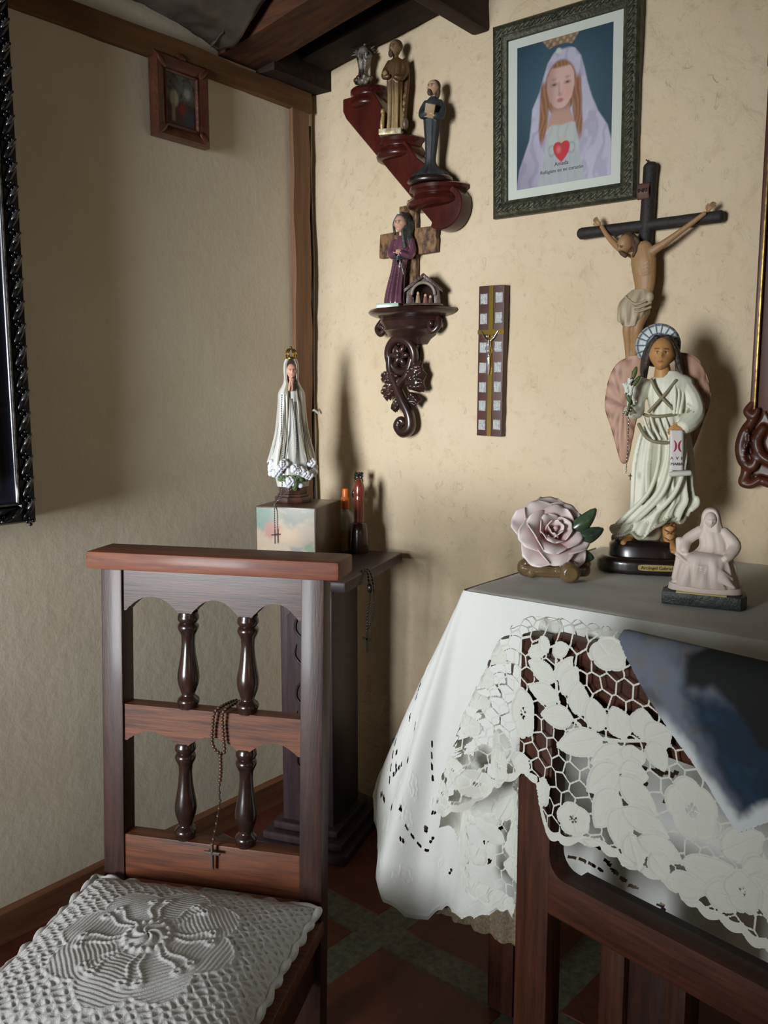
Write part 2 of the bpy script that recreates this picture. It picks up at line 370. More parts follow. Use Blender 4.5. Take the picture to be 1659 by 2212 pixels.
# ================================================================ PRAYER KNEELER (raked back with turned balusters)
def arch_rail(x0, x1, lows, zlow, rise, top, flat=0.014):
    """rail outline (xz): straight top, underside with arches between the given low points"""
    pts = [(x0, top), (x0, zlow)]
    for a, b in zip(lows[:-1], lows[1:]):
        A, B = a + flat, b - flat; wd = B - A; mid = (A + B) / 2
        pts.append((A, zlow)); pts.append((A + 0.007, zlow + rise * 0.28))
        for k in range(11):
            u = k / 10; x = A + 0.008 + (wd - 0.016) * u
            pts.append((x, zlow + rise * (0.28 + 0.72 * (1 - abs(2 * u - 1) ** 2.2))))
        pts.append((B - 0.007, zlow + rise * 0.28)); pts.append((B, zlow))
    pts += [(x1, zlow), (x1, top)]
    return pts
th = math.radians(25.15)
kn = thing('prayer_kneeler', 'dark wooden prayer kneeler with arched rails and turned balusters', 'kneeler', (0.344, -1.047, 0), th)
RK = 0.06
rake = lambda g: g.xf([[1, 0, 0, 0], [0, 1, RK, -RK * 0.955], [0, 0, 1, 0], [0, 0, 0, 1]])
obj('armrest', rake(G().box((0.0, -0.012, 0.921), (0.528, 0.088, 0.957))), 'wood_red', kn, bevel=0.007, label='reddish worn flat armrest')
for x in (0.0275, 0.45): obj('post', rake(G().box((x, 0.0, 0.0), (x + 0.046, 0.046, 0.921))), 'wood_z', kn, bevel=0.003)
obj('top_rail', rake(G().prism(arch_rail(0.0735, 0.45, [0.066, 0.207, 0.334, 0.458], 0.838, 0.030, 0.921), 0.006, 0.036)), 'wood_x', kn, smooth=30)
obj('middle_rail', rake(G().prism(arch_rail(0.0735, 0.45, [0.066, 0.2, 0.331, 0.458], 0.572, 0.022, 0.646), 0.006, 0.038)), 'wood_worn', kn, smooth=30)
obj('bottom_rail', rake(G().box((0.0735, 0.004, 0.285), (0.45, 0.04, 0.376))), 'wood_worn', kn, bevel=0.003)
def baluster(x, z0, z1):
    h = z1 - z0
    prof = [(.0195, 0), (.0195, .035), (.0215, .05), (.0225, .075), (.0205, .10), (.0145, .125), (.013, .14), (.0165, .19), (.0205, .25), (.0222, .31), (.0215, .37), (.018, .47), (.0148, .57), (.0132, .68), (.0142, .76), (.018, .80),
            (.0205, .825), (.0212, .85), (.0195, .875), (.0165, .888), (.0185, .90), (.0212, .925), (.0208, .96), (.0195, .975), (.0195, 1.0)]
    g = G().lathe([(r, z * h) for r, z in prof], (x, 0.022, z0), 28); return obj('baluster', rake(g), 'wood_black', kn, smooth=50)
for x, a, b in ((0.207, 0.645, 0.839), (0.334, 0.645, 0.839), (0.200, 0.375, 0.574), (0.331, 0.375, 0.574)): baluster(x, a, b)
obj('kneeling_board', G().box((0.02, -0.52, 0.222), (0.50, -0.035, 0.25)), 'wood_worn', kn, bevel=0.004)
for x in (0.0275, 0.45): obj('front_leg', G().box((x, -0.51, 0.0), (x + 0.046, -0.464, 0.222)), 'wood_z', kn, bevel=0.003)
for x in (0.034, 0.462): obj('side_rail', G().box((x, -0.464, 0.13), (x + 0.022, -0.05, 0.222)), 'wood_y', kn, bevel=0.002)

# crocheted cushion on the kneeling board
M['crochet'] = mat('white_cotton_crochet', S(206, 204, 202), 0.95, bump=0.35, bscale=420, sheen=0.2)
cu = thing('crochet_cushion', 'white crocheted cushion with a raised flower and scalloped edge on the kneeler', 'cushion', (0, 0, 0)); cu.parent = None
cx0, cy0, cw, cl = 0.26, -0.285, 0.238, 0.225
CM = Matrix.Translation((0.344, -1.047, 0.25)) @ Matrix.Rotation(th, 4, 'Z') @ Matrix.Translation((cx0, cy0, 0))
cu.matrix_world = CM
NX = 300
U, Vv = np.meshgrid(np.linspace(-1, 1, NX), np.linspace(-1, 1, NX), indexing='ij')
edge = (1 - np.abs(U) ** 2.6) * (1 - np.abs(Vv) ** 2.6)
pin = 1 - 0.03 * (1 - np.abs(Vv) ** 2) * 0 
X = cw * U * (1 - 0.035 * (1 - Vv ** 2)); Y = cl * Vv * (1 - 0.035 * (1 - U ** 2))
H = 0.040 + 0.052 * np.clip(edge, 0, 1) ** 0.55
R_ = np.hypot(X, Y * 1.0); A_ = np.arctan2(Y, X)
# petals of the big flower: ribbed, outlined; diamond mesh around it
nP = 8; pr = 0.135 + 0.028 * np.abs(np.cos(nP / 2 * A_ + 0.4))
inside = smoothstep(0.006, -0.006, R_ - pr)
ribs = 0.0007 * np.sin(R_ * 820 + 5 * np.cos(nP / 2 * A_ + 0.4) ** 2) * inside * (R_ > 0.05)
dd = 2 * PI / 0.021; Xj = X + .0022 * np.sin(Y * 190 + 2 * np.sin(X * 90)); Yj = Y + .0022 * np.sin(X * 210 + 2 * np.sin(Y * 80))
mesh_r = 0.0042 * (np.abs(np.sin((Xj + Yj) * dd / 2)) ** 1.5 * np.abs(np.sin((Xj - Yj) * dd / 2)) ** 1.5) * (1 - inside)
rim = 0.0018 * np.exp(-((R_ - pr) / 0.0035) ** 2)
cen = 0.007 * np.exp(-(R_ / 0.036) ** 4) + 0.0035 * np.exp(-((R_ - 0.038) / 0.005) ** 2) * (1 + 0.6 * np.sin(18 * A_)) + 0.003 * np.exp(-(R_ / 0.034) ** 4) * np.sin(5 * A_ + R_ * 240)
sp = np.zeros_like(X)
for k in range(8):
    a = k * PI / 4 + 0.25
    for off in (-0.10, 0.13):
        da = np.arctan2(np.sin(A_ - a - off), np.cos(A_ - a - off)); wig = 0.004 * np.sin(R_ * 110 + k)
        sp = np.maximum(sp, 0.0030 * np.exp(-((da * R_ + wig) / 0.0032) ** 2) * smoothstep(0.042, 0.05, R_) * smoothstep(0.118, 0.105, R_))
        bx = 0.112 * np.cos(a + off); by = 0.112 * np.sin(a + off)
        rb = np.hypot(X - bx, Y - by); sp = np.maximum(sp, 0.0036 * np.exp(-((rb - 0.006) / 0.004) ** 2))
wr = np.array([[fbm(x * 9, y * 9, 4.0, 2) for x, y in zip(r1_, r2_)] for r1_, r2_ in zip(X[::6, ::6], Y[::6, ::6])])
wr = np.kron(wr, np.ones((6, 6)))[:NX, :NX]
for _ in range(6): wr = (wr + np.roll(wr, 1, 0) + np.roll(wr, -1, 0) + np.roll(wr, 1, 1) + np.roll(wr, -1, 1)) / 5
Hf = H + ribs - mesh_r + rim + cen + sp + 0.006 * wr * np.clip(edge, 0, 1)
g = G().grid(np.stack([X, Y, Hf], -1))
obj('cover', g, 'crochet', cu, smooth=80)
g = G().grid(np.stack([X, Y, np.full_like(X, 0.040) - 0.038 * np.clip(edge, 0, 1) ** 0.4], -1)[::6, ::6], flip=True); obj('underside', g, 'crochet', cu, smooth=80)
g = G(); per = []
n = 260
for i in range(n):
    t_ = i / n * 4; sgm = int(t_); u = (t_ - sgm) * 2 - 1
    e = [(u, -1), (1, u), (-u, 1), (-1, -u)][sgm]
    x = cw * e[0] * (1 - 0.035 * (1 - e[1] ** 2)); y = cl * e[1] * (1 - 0.035 * (1 - e[0] ** 2))
    sc = 1 + 0.016 * abs(math.sin(i / n * PI * 46)); per.append((x * sc, y * sc, 0.04 + 0.003 * math.sin(i * 0.8)))
per.append(per[0]); g.tube(per, [0.0052 + 0.0026 * abs(math.sin(i / n * PI * 46)) for i in range(n + 1)], 8, closed=True)
obj('scalloped_edging', g, 'crochet', cu, smooth=80)

# ================================================================ ROSARIES
def beads(g, path, spacing, r, big=None):
    p = npa(path); d = np.r_[0, np.cumsum(np.linalg.norm(np.diff(p, axis=0), axis=1))]
    n = int(d[-1] / spacing)
    for i in range(n + 1):
        s_ = i * spacing; q = [np.interp(s_, d, p[:, k]) for k in range(3)]
        g.ell(q, [r * (1.25 if big and i % big == 0 else 1)] * 3, nu=7, nv=9)
    return g
def mini_cross(h, wd, t, z0, x=0, y=0):
    g = G(); g.box((x - t, y - t * .7, z0 - h), (x + t, y + t * .7, z0)); g.box((x - wd / 2, y - t * .7, z0 - h * .42), (x + wd / 2, y + t * .7, z0 - h * .42 + 2 * t)); return g
ro = thing('rosary', 'brown wooden rosary looped over the middle rail of the kneeler', 'rosary', (0.344, -1.047, 0), th)
yf = lambda z: -RK * (0.955 - z) - 0.004
loop1 = spline([(0.297, 0.035, 0.655), (0.29, 0.015, 0.657), (0.277, yf(.65), 0.652), (0.271, yf(.62), 0.62), (0.27, yf(.59), 0.59), (0.276, yf(.575), 0.575), (0.287, yf(.566), 0.568), (0.296, yf(.57), 0.572), (0.294, yf(.6), 0.60), (0.292, yf(.62), 0.625), (0.294, yf(.65), 0.652), (0.303, 0.015, 0.657), (0.31, 0.036, 0.655)], 60)
tail = spline([(0.290, yf(.565) - .006, 0.566), (0.288, yf(.53), 0.53), (0.285, yf(.50), 0.50), (0.286, yf(.47), 0.468), (0.282, yf(.44), 0.44), (0.276, yf(.40), 0.408), (0.273, yf(.385) - .004, 0.388)], 40)
obj('cord', G().tube(loop1, 0.0012, 6).tube(tail, 0.0012, 6), 'string', ro)
g = beads(G(), loop1, 0.0075, 0.0038); beads(g, tail[:12], 0.0075, 0.0042); beads(g, tail[12:], 0.016, 0.0034); obj('beads', g, 'bead_brown', ro, smooth=80)
g = mini_cross(0.058, 0.034, 0.0028, 0.388, 0.272, yf(.36) - 0.004); obj('cross', g, 'bead_brown', ro)
g = mini_cross(0.05, 0.032, 0.0016, 0.386, 0.272, yf(.36) - 0.0068); obj('metal_figure', g, 'silver2', ro)

# ================================================================ PEDESTAL with a board on top
pa = math.atan2(0.143, 0.423)                                       # turned towards the room
pd = thing('pedestal_stand', 'dark carved wooden pedestal with a flat board top in the corner', 'pedestal', (0.263, -0.255, 0), pa)
# local: x to the right, y away from the camera
obj('top_board', G().box((-0.162, -0.265, 0.783), (0.170, 0.175, 0.81)), 'wood_ped', pd, bevel=0.004)
obj('cap', G().box((-0.11, -0.12, 0.755), (0.095, 0.12, 0.783)), 'wood_ped', pd, bevel=0.006)
obj('column', G().box((-0.092, -0.10, 0.07), (0.062, 0.09, 0.756)), 'wood_ped', pd, bevel=0.003)
for z0, z1, e in ((0.0, 0.028, 0.062), (0.028, 0.052, 0.045), (0.052, 0.075, 0.022)):
    obj('base_step', G().box((-0.092 - e, -0.10 - e, z0), (0.062 + e, 0.09 + e, z1)), 'wood_ped', pd, bevel=0.007, seg=3)
def panel_out(k):
    a, b, c, d = -0.07 + k, 0.04 - k, 0.16 + k, 0.70 - k; e = 0.016
    return [(a, c + 2 * e), (a + e, c + e), (a + e * 1.3, c), (b - e * 1.3, c), (b - e, c + e), (b, c + 2 * e), (b, d - 2 * e), (b - e, d - e), (b - e * 1.3, d), (a + e * 1.3, d), (a + e, d - e), (a, d - 2 * e)]
pf = obj('carved_panel', G().prism(panel_out(0), -0.1045, -0.099), 'wood_ped', pd, bevel=0.0015)
g = G()
for k in range(5):
    z0 = 0.22 + k * 0.095; s_ = 1 if k % 2 else -1
    g.tube(spline([(-0.015, -0.105, z0), (-0.015 + s_ * 0.028, -0.107, z0 + 0.03), (-0.015 + s_ * 0.02, -0.107, z0 + 0.066), (-0.015 - s_ * 0.004, -0.107, z0 + 0.056), (-0.015 + s_ * 0.006, -0.107, z0 + 0.036)], 22), 0.0038, 7)
    g.tube(spline([(-0.015, -0.105, z0 + .02), (-0.015 - s_ * 0.03, -0.107, z0 + 0.05), (-0.015 - s_ * 0.026, -0.107, z0 + 0.085)], 12), [0.004] * 6 + list(np.linspace(.004, .001, 6)), 7)
obj('carved_scroll', g, 'wood_ped', pf)
# ================================================================ SHEET CUTTER: a sheet of cloth with real holes
def cut_sheet(u, v, sdf, mapf):
    """grid over u x v; sdf(U, V) < 0 is cloth; border vertices slide onto the outline; mapf gives the 3D points"""
    Ug, Vg = np.meshgrid(u, v, indexing='ij'); d = sdf(Ug, Vg)
    hu, hv = u[1] - u[0], v[1] - v[0]; h = min(hu, hv)
    gu, gv = np.gradient(d, u, v); g2 = gu ** 2 + gv ** 2 + 1e-9; g1 = np.sqrt(g2)
    near = np.abs(d) / g1 < 0.62 * h
    stp = np.where(near, d / g2, 0); mu = np.clip(-stp * gu, -.6 * hu, .6 * hu); mv = np.clip(-stp * gv, -.6 * hv, .6 * hv)
    Un, Vn = Ug + mu, Vg + mv; ok = (d < 0) | near
    P = mapf(Un, Vn, d); nu, nv = Ug.shape
    keep = ok[:-1, :-1] & ok[1:, :-1] & ok[1:, 1:] & ok[:-1, 1:]
    keep &= ~((near[:-1, :-1] & near[1:, :-1] & near[1:, 1:] & near[:-1, 1:]) & ((d[:-1, :-1] + d[1:, :-1] + d[1:, 1:] + d[:-1, 1:]) > 0))
    I, J = np.nonzero(keep); a = I * nv + J
    F = np.stack([a, a + nv, a + nv + 1, a + 1], -1)
    used, inv = np.unique(F, return_inverse=True)
    return P.reshape(-1, 3)[used], inv.reshape(-1, 4), Un.reshape(-1)[used], Vn.reshape(-1)[used]
def mesh_np(name, V, F, cols=None, smooth=True):
    me = bpy.data.meshes.new(name); n = len(V); k = len(F)
    me.vertices.add(n); me.vertices.foreach_set('co', np.asarray(V, np.float32).ravel())
    me.loops.add(k * 4); me.loops.foreach_set('vertex_index', np.asarray(F, np.int32).ravel())
    me.polygons.add(k); me.polygons.foreach_set('loop_start', np.arange(0, k * 4, 4, dtype=np.int32))
    me.update(calc_edges=True)
    if cols is not None:
        ca = me.color_attributes.new('Col', 'FLOAT_COLOR', 'POINT'); ca.data.foreach_set('color', np.asarray(cols, np.float32).ravel())
    me.validate()
    if smooth: me.shade_smooth()
    return me
def leaf_sd(U, V, a, b, wd):
    ax, ay = b[0] - a[0], b[1] - a[1]; L = math.hypot(ax, ay); ax /= L; ay /= L
    x = (U - a[0]) * ax + (V - a[1]) * ay; y = -(U - a[0]) * ay + (V - a[1]) * ax; k = np.clip(x / L, 0, 1)
    half = wd * np.sin(PI * np.clip(k, .0, 1) ** 0.8) ** 0.75
    ex = np.maximum(np.maximum(-x, x - L), 0)
    return np.hypot(np.maximum(np.abs(y) - half, 0), ex) + np.minimum(np.abs(y) - half, 0) * (ex == 0), y, k
def flower_sd(U, V, c, rx, ry, n=5, ph=0.0):
    x = (U - c[0]) / rx; y = (V - c[1]) / ry; r = np.hypot(x, y); a = np.arctan2(y, x)
    return (r - (0.9 + 0.13 * np.abs(np.sin(n / 2 * a + ph)) ** 0.8)) * min(rx, ry), r, a
def net_sd(U, V, cell, seed=1, bar=0.0013):
    """distance to the bars of an irregular six-sided mesh"""
    hy = cell * 0.866; j0 = np.floor(V / hy).astype(int)
    best = np.full(U.shape, 1e9); PX = []; 
    cand = []
    for dj in (-2, -1, 0, 1, 2):
        j = j0 + dj; off = (j % 2) * 0.5; i0 = np.floor(U / cell - off).astype(int)
        for di in (-1, 0, 1, 2):
            i = i0 + di; hsh = np.sin(i * 127.1 + j * 311.7 + seed * 17.3) * 43758.5453; h1 = hsh - np.floor(hsh); hsh2 = np.sin(i * 269.5 + j * 183.3 + seed) * 24634.6345; h2 = hsh2 - np.floor(hsh2)
            px = (i + off + 0.36 * (h1 - .5)) * cell; py = (j + 0.36 * (h2 - .5)) * hy
            cand.append((px, py, (px - U) ** 2 + (py - V) ** 2))
    D = np.stack([c[2] for c in cand]); k = D.argmin(0)
    PXs = np.stack([c[0] for c in cand]); PYs = np.stack([c[1] for c in cand])
    nx = np.take_along_axis(PXs, k[None], 0)[0]; ny = np.take_along_axis(PYs, k[None], 0)[0]
    e = np.full(U.shape, 1e9)
    for q in range(len(cand)):
        bx, by = PXs[q] - nx, PYs[q] - ny; L = np.hypot(bx, by); ok = L > 1e-7
        dd_ = ((nx + PXs[q]) / 2 - U) * bx + ((ny + PYs[q]) / 2 - V) * by
        e = np.where(ok, np.minimum(e, dd_ / np.maximum(L, 1e-9)), e)
    return e - bar

# ================================================================ TABLE
TZ = 0.885
tb = thing('side_table', 'dark wooden table standing against the ochre wall under a white cloth', 'table', (0.985, -0.615, 0))
obj('table_top', G().box((0, 0, 0.855), (1.35, 0.60, TZ)), 'chair_x', tb, bevel=0.004)
obj('apron', G().box((0.05, 0.03, 0.77), (1.30, 0.06, 0.855)), 'chair_x', tb)
obj('apron', G().box((0.05, 0.54, 0.77), (1.30, 0.57, 0.855)), 'chair_x', tb)
for x in (0.03, 1.26):
    for y in (0.025, 0.52): obj('leg', G().box((x, y, 0), (x + 0.06, y + 0.055, 0.855)), 'chair_z', tb, bevel=0.004)
# white embroidered cloth
Tz = TZ + 0.004
tcl = thing('tablecloth', 'white embroidered tablecloth with cutwork hem hanging from the table', 'tablecloth', (0, 0, 0))
tops = [(.966, -.02), (.966, -.2), (.966, -.4), (.966, -.56), (.966, -.60), (.967, -.622), (.970, -.629), (.975, -.632), (.985, -.633), (1.0, -.633), (1.03, -.633), (1.08, -.633), (1.2, -.633), (1.35, -.633), (1.5, -.633), (1.65, -.633), (1.8, -.633), (2.0, -.633)]
bots = [(.945, -.02, .5), (.942, -.2, .5), (.925, -.42, .5), (.84, -.585, .49), (.768, -.645, .472), (.782, -.66, .385), (.806, -.668, .30), (.838, -.672, .225), (.868, -.672, .172), (.902, -.674, .182), (.935, -.648, .215), (.965, -.655, .235), (1.02, -.690, .255), (1.16, -.665, .345), (1.32, -.695, .35), (1.5, -.665, .35), (1.7, -.69, .35), (2.0, -.665, .35)]
NC, NR = 640, 230
A = spline([(x, y, Tz) for x, y in tops], NC); B = spline(bots, NC)
Lh = np.r_[0, np.cumsum(np.linalg.norm(np.diff(B, axis=0), axis=1))]            # along the hem
cols_u = np.arange(NC, dtype=float); rows_v = np.linspace(0, 1, NR)
hem_of = lambda c: np.interp(c, cols_u, Lh)
hu0 = float(np.interp(0.768, [0, 1], [0, 1]))
drop = np.linalg.norm(B - A, axis=1)
pr_ = random.Random(3); holes = []; rings_ = []
for k in range(105):
    hx = pr_.uniform(0.15, Lh[-1]); hv = pr_.uniform(0.05, 0.36); an = pr_.uniform(0, PI)
    if k % 6 == 0 and hx > 0.75:
        for q in range(4): holes.append((hx + math.cos(an) * q * 0.021, hv + math.sin(an) * q * 0.021, an, 0.0062, 0.0032, 1))
    else:
        holes.append((hx, hv, an, 0.0055, 0.0032, 0)); holes.append((hx + 0.0085 * math.sin(an), hv - 0.0085 * math.cos(an), an, 0.0055, 0.0032, 0))
for k in range(130): rings_.append((pr_.uniform(0.1, Lh[-1]), pr_.uniform(0.012, 0.38), pr_.uniform(0.008, 0.022)))
def tc_sdf(Uc, Vr):
    hx = hem_of(Uc); hv = (1 - Vr) * np.interp(Uc, cols_u, drop)
    d = np.full(Uc.shape, -1.0)
    for (x, v_, an, rx, ry, sq) in holes:
        m_ = (np.abs(hx - x) < 0.012) & (np.abs(hv - v_) < 0.012)
        if not m_.any(): continue
        a = (hx[m_] - x) * math.cos(an) + (hv[m_] - v_) * math.sin(an); b = -(hx[m_] - x) * math.sin(an) + (hv[m_] - v_) * math.cos(an)
        dd_ = (np.maximum(np.abs(a) / rx, np.abs(b) / ry) - 1) * ry if sq else (np.sqrt((a / rx) ** 2 + (b / (ry * (1 - 0.4 * a / rx))) ** 2) - 1) * ry
        d[m_] = np.maximum(d[m_], -dd_)
    return np.maximum(d, (0.008 * np.abs(np.sin(hx * 60)) + 0.001) - hv) / 0.003
def tc_map(Uc, Vr, d):
    a = np.stack([np.interp(Uc, cols_u, A[:, k]) for k in range(3)], -1); b = np.stack([np.interp(Uc, cols_u, B[:, k]) for k in range(3)], -1)
    hx = hem_of(Uc); t_ = Vr[..., None]; p = a + (b - a) * t_
    # cloth bends over the edge, then falls
    bend = np.sin(np.clip(Vr / 0.10, 0, 1) * PI / 2)
    out = 0.010 * bend + 0.012 * np.sin(PI * Vr)
    left = smoothstep(0.60, 0.40, hx)                                             # left side faces the other way
    dirx = -left; diry = -(1 - 0.4 * left)
    fold = (0.030 * np.sin(hx * 15.0 + 1.0) + 0.016 * np.sin(hx * 33 + 2.2)) * Vr ** 1.1 * smoothstep(0.42, 0.62, hx)
    p[..., 0] += dirx * out; p[..., 1] += diry * out - fold
    p[..., 2] -= 0.006 * (1 - np.cos(np.clip(Vr / 0.05, 0, 1) * PI / 2))
    hv = (1 - Vr) * np.interp(Uc, cols_u, drop); rel = np.zeros_like(hx)
    for (x, v_, r) in rings_:
        m_ = (np.abs(hx - x) < r + 0.006) & (np.abs(hv - v_) < r + 0.006)
        if m_.any():
            q = np.hypot(hx[m_] - x, hv[m_] - v_); an = np.arctan2(hv[m_] - v_, hx[m_] - x)
            rel[m_] += 0.0016 * np.exp(-((q - r * (0.85 + 0.15 * np.cos(5 * an))) / 0.002) ** 2) + 0.001 * np.exp(-(q / (r * .35)) ** 2)
    rel += 0.0022 * np.exp(-((hv - 0.011 - 0.008 * np.abs(np.sin(hx * 60))) / 0.003) ** 2)
    p[..., 1] -= rel; p[..., 0] -= rel * left
    return p
V_, F_, _, _ = cut_sheet(cols_u, rows_v, tc_sdf, tc_map)
fd = obj('hanging_drop', mesh_np('hanging_drop', V_, F_), 'white', tcl)
xs = np.linspace(0.966, 2.34, 120); ys = np.linspace(-0.633, -0.004, 70)
Xg, Yg = np.meshgrid(xs, ys, indexing='ij')
Zg = Tz + 0.0012 + 0.0016 * np.array([[fbm(x * 7, y * 7, 8.0, 3) for y in ys] for x in xs])
Zg -= 0.004 * smoothstep(0.012, 0.0, Yg - ys[0]) + 0.004 * smoothstep(0.012, 0.0, Xg - xs[0])
obj('top_cloth', G().grid(np.stack([Xg, Yg, Zg], -1)), 'white', tcl, fixn=False)
M['beige_lace'] = mat('beige_lace', S(150, 134, 108), 0.9, col2=S(110, 96, 76), nscale=200, bump=0.5, bscale=300)
P = np.zeros((8, 60, 3))
for i in range(8):
    for j in range(60):
        x = 0.90 + 0.24 * j / 59; P[i, j] = (x, -0.628 - 0.006 * math.sin(j * .5), 0.29 - 0.014 * i - (0.004 * abs(math.sin(j * 0.55)) if i == 7 else 0))
obj('under_lace', G().grid(P), 'beige_lace', tcl, label='beige lace edge of the under-cloth')

# ================================================================ WOODEN FRAME STAND in front of the table
ch_loc = (1.328, -0.927, 0); ch_rz = math.radians(-11.08)
ch = thing('wooden_frame_stand', 'dark brown wooden frame stand in front of the table, draped in white lace', 'stand', ch_loc, ch_rz)
for x in (-0.072, 0.368): obj('post', G().box((x, 0.0, 0), (x + 0.064, 0.036, 0.915)), 'chair_z', ch, bevel=0.006)
obj('top_rail', G().box((-0.02, 0.003, 0.80), (0.38, 0.033, 0.925)), 'chair_x', ch, bevel=0.008)
fz = [(-0.008, 0.498), (0.368, 0.498), (0.368, 0.595)] + [(0.368 - 0.032 * math.sin(a), 0.592 - 0.032 * (1 - math.cos(a)) ) for a in ()]
fz += [(0.340 + 0.028 * math.cos(a), 0.590 + 0.0 - 0.030 * math.sin(a)) for a in np.linspace(0.05, PI / 2, 6)] + [(0.020 - 0.028 * math.cos(a), 0.590 - 0.030 * math.sin(a)) for a in np.linspace(PI / 2, 0.05, 6)] + [(-0.008, 0.595)]
obj('lower_rail', G().prism(fz, 0.0, 0.034), 'chair_x', ch, bevel=0.003)
for k, (x0, x1, y0, m_) in enumerate(((0.055, 0.097, 0.045, 'chair_z'), (0.097, 0.162, 0.056, 'wood_z'), (0.162, 0.194, 0.045, 'chair_z'))): obj('splat_board', G().box((x0, y0, 0.0), (x1, 0.085, 0.51)), m_, ch, bevel=0.003)
obj('foot_rail', G().box((-0.008, 0.085, 0.06), (0.368, 0.115, 0.10)), 'chair_x', ch)
obj('back_brace', G().box((0.0, 0.034, 0.505), (0.36, 0.085, 0.535)), 'wood_x', ch)

# ---------------- lace drape over the stand
LEAF = [((0.003, 0.863), (-0.048, 0.881), 0.014), ((0.006, 0.866), (0.033, 0.906), 0.01), ((0.01, 0.837), (-0.047, 0.842), 0.014), ((0.016, 0.848), (0.041, 0.893), 0.013), ((0.038, 0.819), (-0.023, 0.806), 0.015), ((0.046, 0.824), (0.045, 0.874), 0.016), ((0.087, 0.804), (0.012, 0.77), 0.017), ((0.081, 0.812), (0.065, 0.857), 0.016), ((0.12, 0.814), (0.099, 0.854), 0.018), ((0.146, 0.82), (0.144, 0.864), 0.018), ((0.148, 0.821), (0.187, 0.844), 0.017), ((0.123, 0.798), (0.069, 0.763), 0.015), ((0.131, 0.808), (0.132, 0.775), 0.016), ((0.156, 0.821), (0.178, 0.786), 0.014), ((0.111, 0.772), (0.065, 0.721), 0.017), ((0.114, 0.768), (0.156, 0.771), 0.016), ((0.111, 0.738), (0.081, 0.675), 0.019), ((0.114, 0.759), (0.168, 0.721), 0.016), ((0.116, 0.715), (0.121, 0.66), 0.017), ((0.119, 0.716), (0.187, 0.697), 0.014), ((0.133, 0.685), (0.151, 0.641), 0.014), ((0.144, 0.682), (0.212, 0.677), 0.014), ((0.065, 0.652), (0.143, 0.647), 0.009), ((0.163, 0.668), (0.192, 0.64), 0.013), ((0.21, 0.678), (0.306, 0.696), 0.016), ((0.264, 0.715), (0.315, 0.76), 0.018), ((0.19, 0.643), (0.255, 0.664), 0.014), ((0.249, 0.658), (0.303, 0.672), 0.016), ((0.293, 0.699), (0.331, 0.733), 0.014), ((-0.048, 0.889), (-0.011, 0.908), 0.009), ((-0.011, 0.901), (-0.03, 0.917), 0.009), ((-0.004, 0.902), (0.025, 0.916), 0.009),
        ((0.30, 0.70), (0.38, 0.67), 0.018), ((0.33, 0.72), (0.40, 0.75), 0.018), ((0.33, 0.66), (0.40, 0.69), 0.015)]
STEM = [[(0.002, 0.90), (0.008, 0.84), (0.035, 0.818), (0.085, 0.803), (0.15, 0.82)], [(0.112, 0.80), (0.112, 0.74), (0.118, 0.71), (0.145, 0.682), (0.21, 0.675)]]
FLOW = [((-0.057, 0.797), 0.023, 0.04), ((0.088, 0.918), 0.03, 0.019), ((0.218, 0.751), 0.04, 0.041), ((0.049, 0.677), 0.026, 0.023), ((-0.06, 0.717), 0.017, 0.018), ((-0.013, 0.69), 0.016, 0.021), ((-0.105, 0.876), 0.018, 0.014), ((-0.129, 0.837), 0.021, 0.018), ((-0.139, 0.796), 0.023, 0.014), ((-0.157, 0.751), 0.021, 0.018), ((-0.186, 0.669), 0.021, 0.021), ((0.294, 0.679), 0.025, 0.025), ((-0.15, 0.655), 0.03, 0.024), ((-0.21, 0.62), 0.025, 0.02), ((-0.105, 0.70), 0.02, 0.03)]
HEMF = [(-0.26, 0.575), (-0.247, 0.582), (-0.204, 0.59), (-0.157, 0.616), (-0.118, 0.658), (-0.081, 0.686), (-0.054, 0.706), (-0.031, 0.696), (-0.017, 0.665), (0.001, 0.639), (0.034, 0.639), (0.073, 0.652), (0.112, 0.65), (0.148, 0.642), (0.189, 0.638), (0.254, 0.634), (0.318, 0.63), (0.43, 0.628)]
RIDGE = [(-0.262, 0.50), (-0.247, 0.545), (-0.236, 0.606), (-0.221, 0.665), (-0.2, 0.718), (-0.18, 0.770), (-0.156, 0.815), (-0.132, 0.860), (-0.117, 0.895), (-0.096, 0.923), (-0.07, 0.938), (-0.03, 0.945), (0.015, 0.95), (0.1, 0.951), (0.43, 0.953)]
PANEL = [(0.096, 0.99), (0.096, 0.935), (0.126, 0.913), (0.151, 0.88), (0.187, 0.84), (0.239, 0.793), (0.282, 0.747), (0.318, 0.776), (0.354, 0.822), (0.36, 0.99)]
ridge = lambda s: np.interp(s, [p[0] for p in RIDGE], [p[1] for p in RIDGE])
hemf = lambda s: np.interp(s, [p[0] for p in HEMF], [p[1] for p in HEMF])
def poly_sd(U, V, poly):
    d = np.full(U.shape, 1e9); ins = np.zeros(U.shape, bool); n = len(poly)
    for i in range(n):
        (ax, ay), (bx, by) = poly[i], poly[(i + 1) % n]; ex, ey = bx - ax, by - ay
        t_ = np.clip(((U - ax) * ex + (V - ay) * ey) / (ex * ex + ey * ey), 0, 1)
        d = np.minimum(d, np.hypot(U - ax - t_ * ex, V - ay - t_ * ey))
        ins ^= ((ay > V) != (by > V)) & (U < (bx - ax) * (V - ay) / (by - ay + 1e-12) + ax)
    return np.where(ins, -d, d)
lr = random.Random(11); RLEAF = []; RFLOW = []
for k in range(46):
    x, z, an = lr.uniform(-0.30, -0.07), lr.uniform(0.50, 0.72), lr.uniform(0, 2 * PI)
    RLEAF.append(((x, z), (x + 0.055 * math.cos(an), z + 0.055 * math.sin(an)), 0.016))
for k in range(9): RFLOW.append(((-0.285 + 0.026 * k, 0.434 - 0.002 * k), 0.019, 0.017))
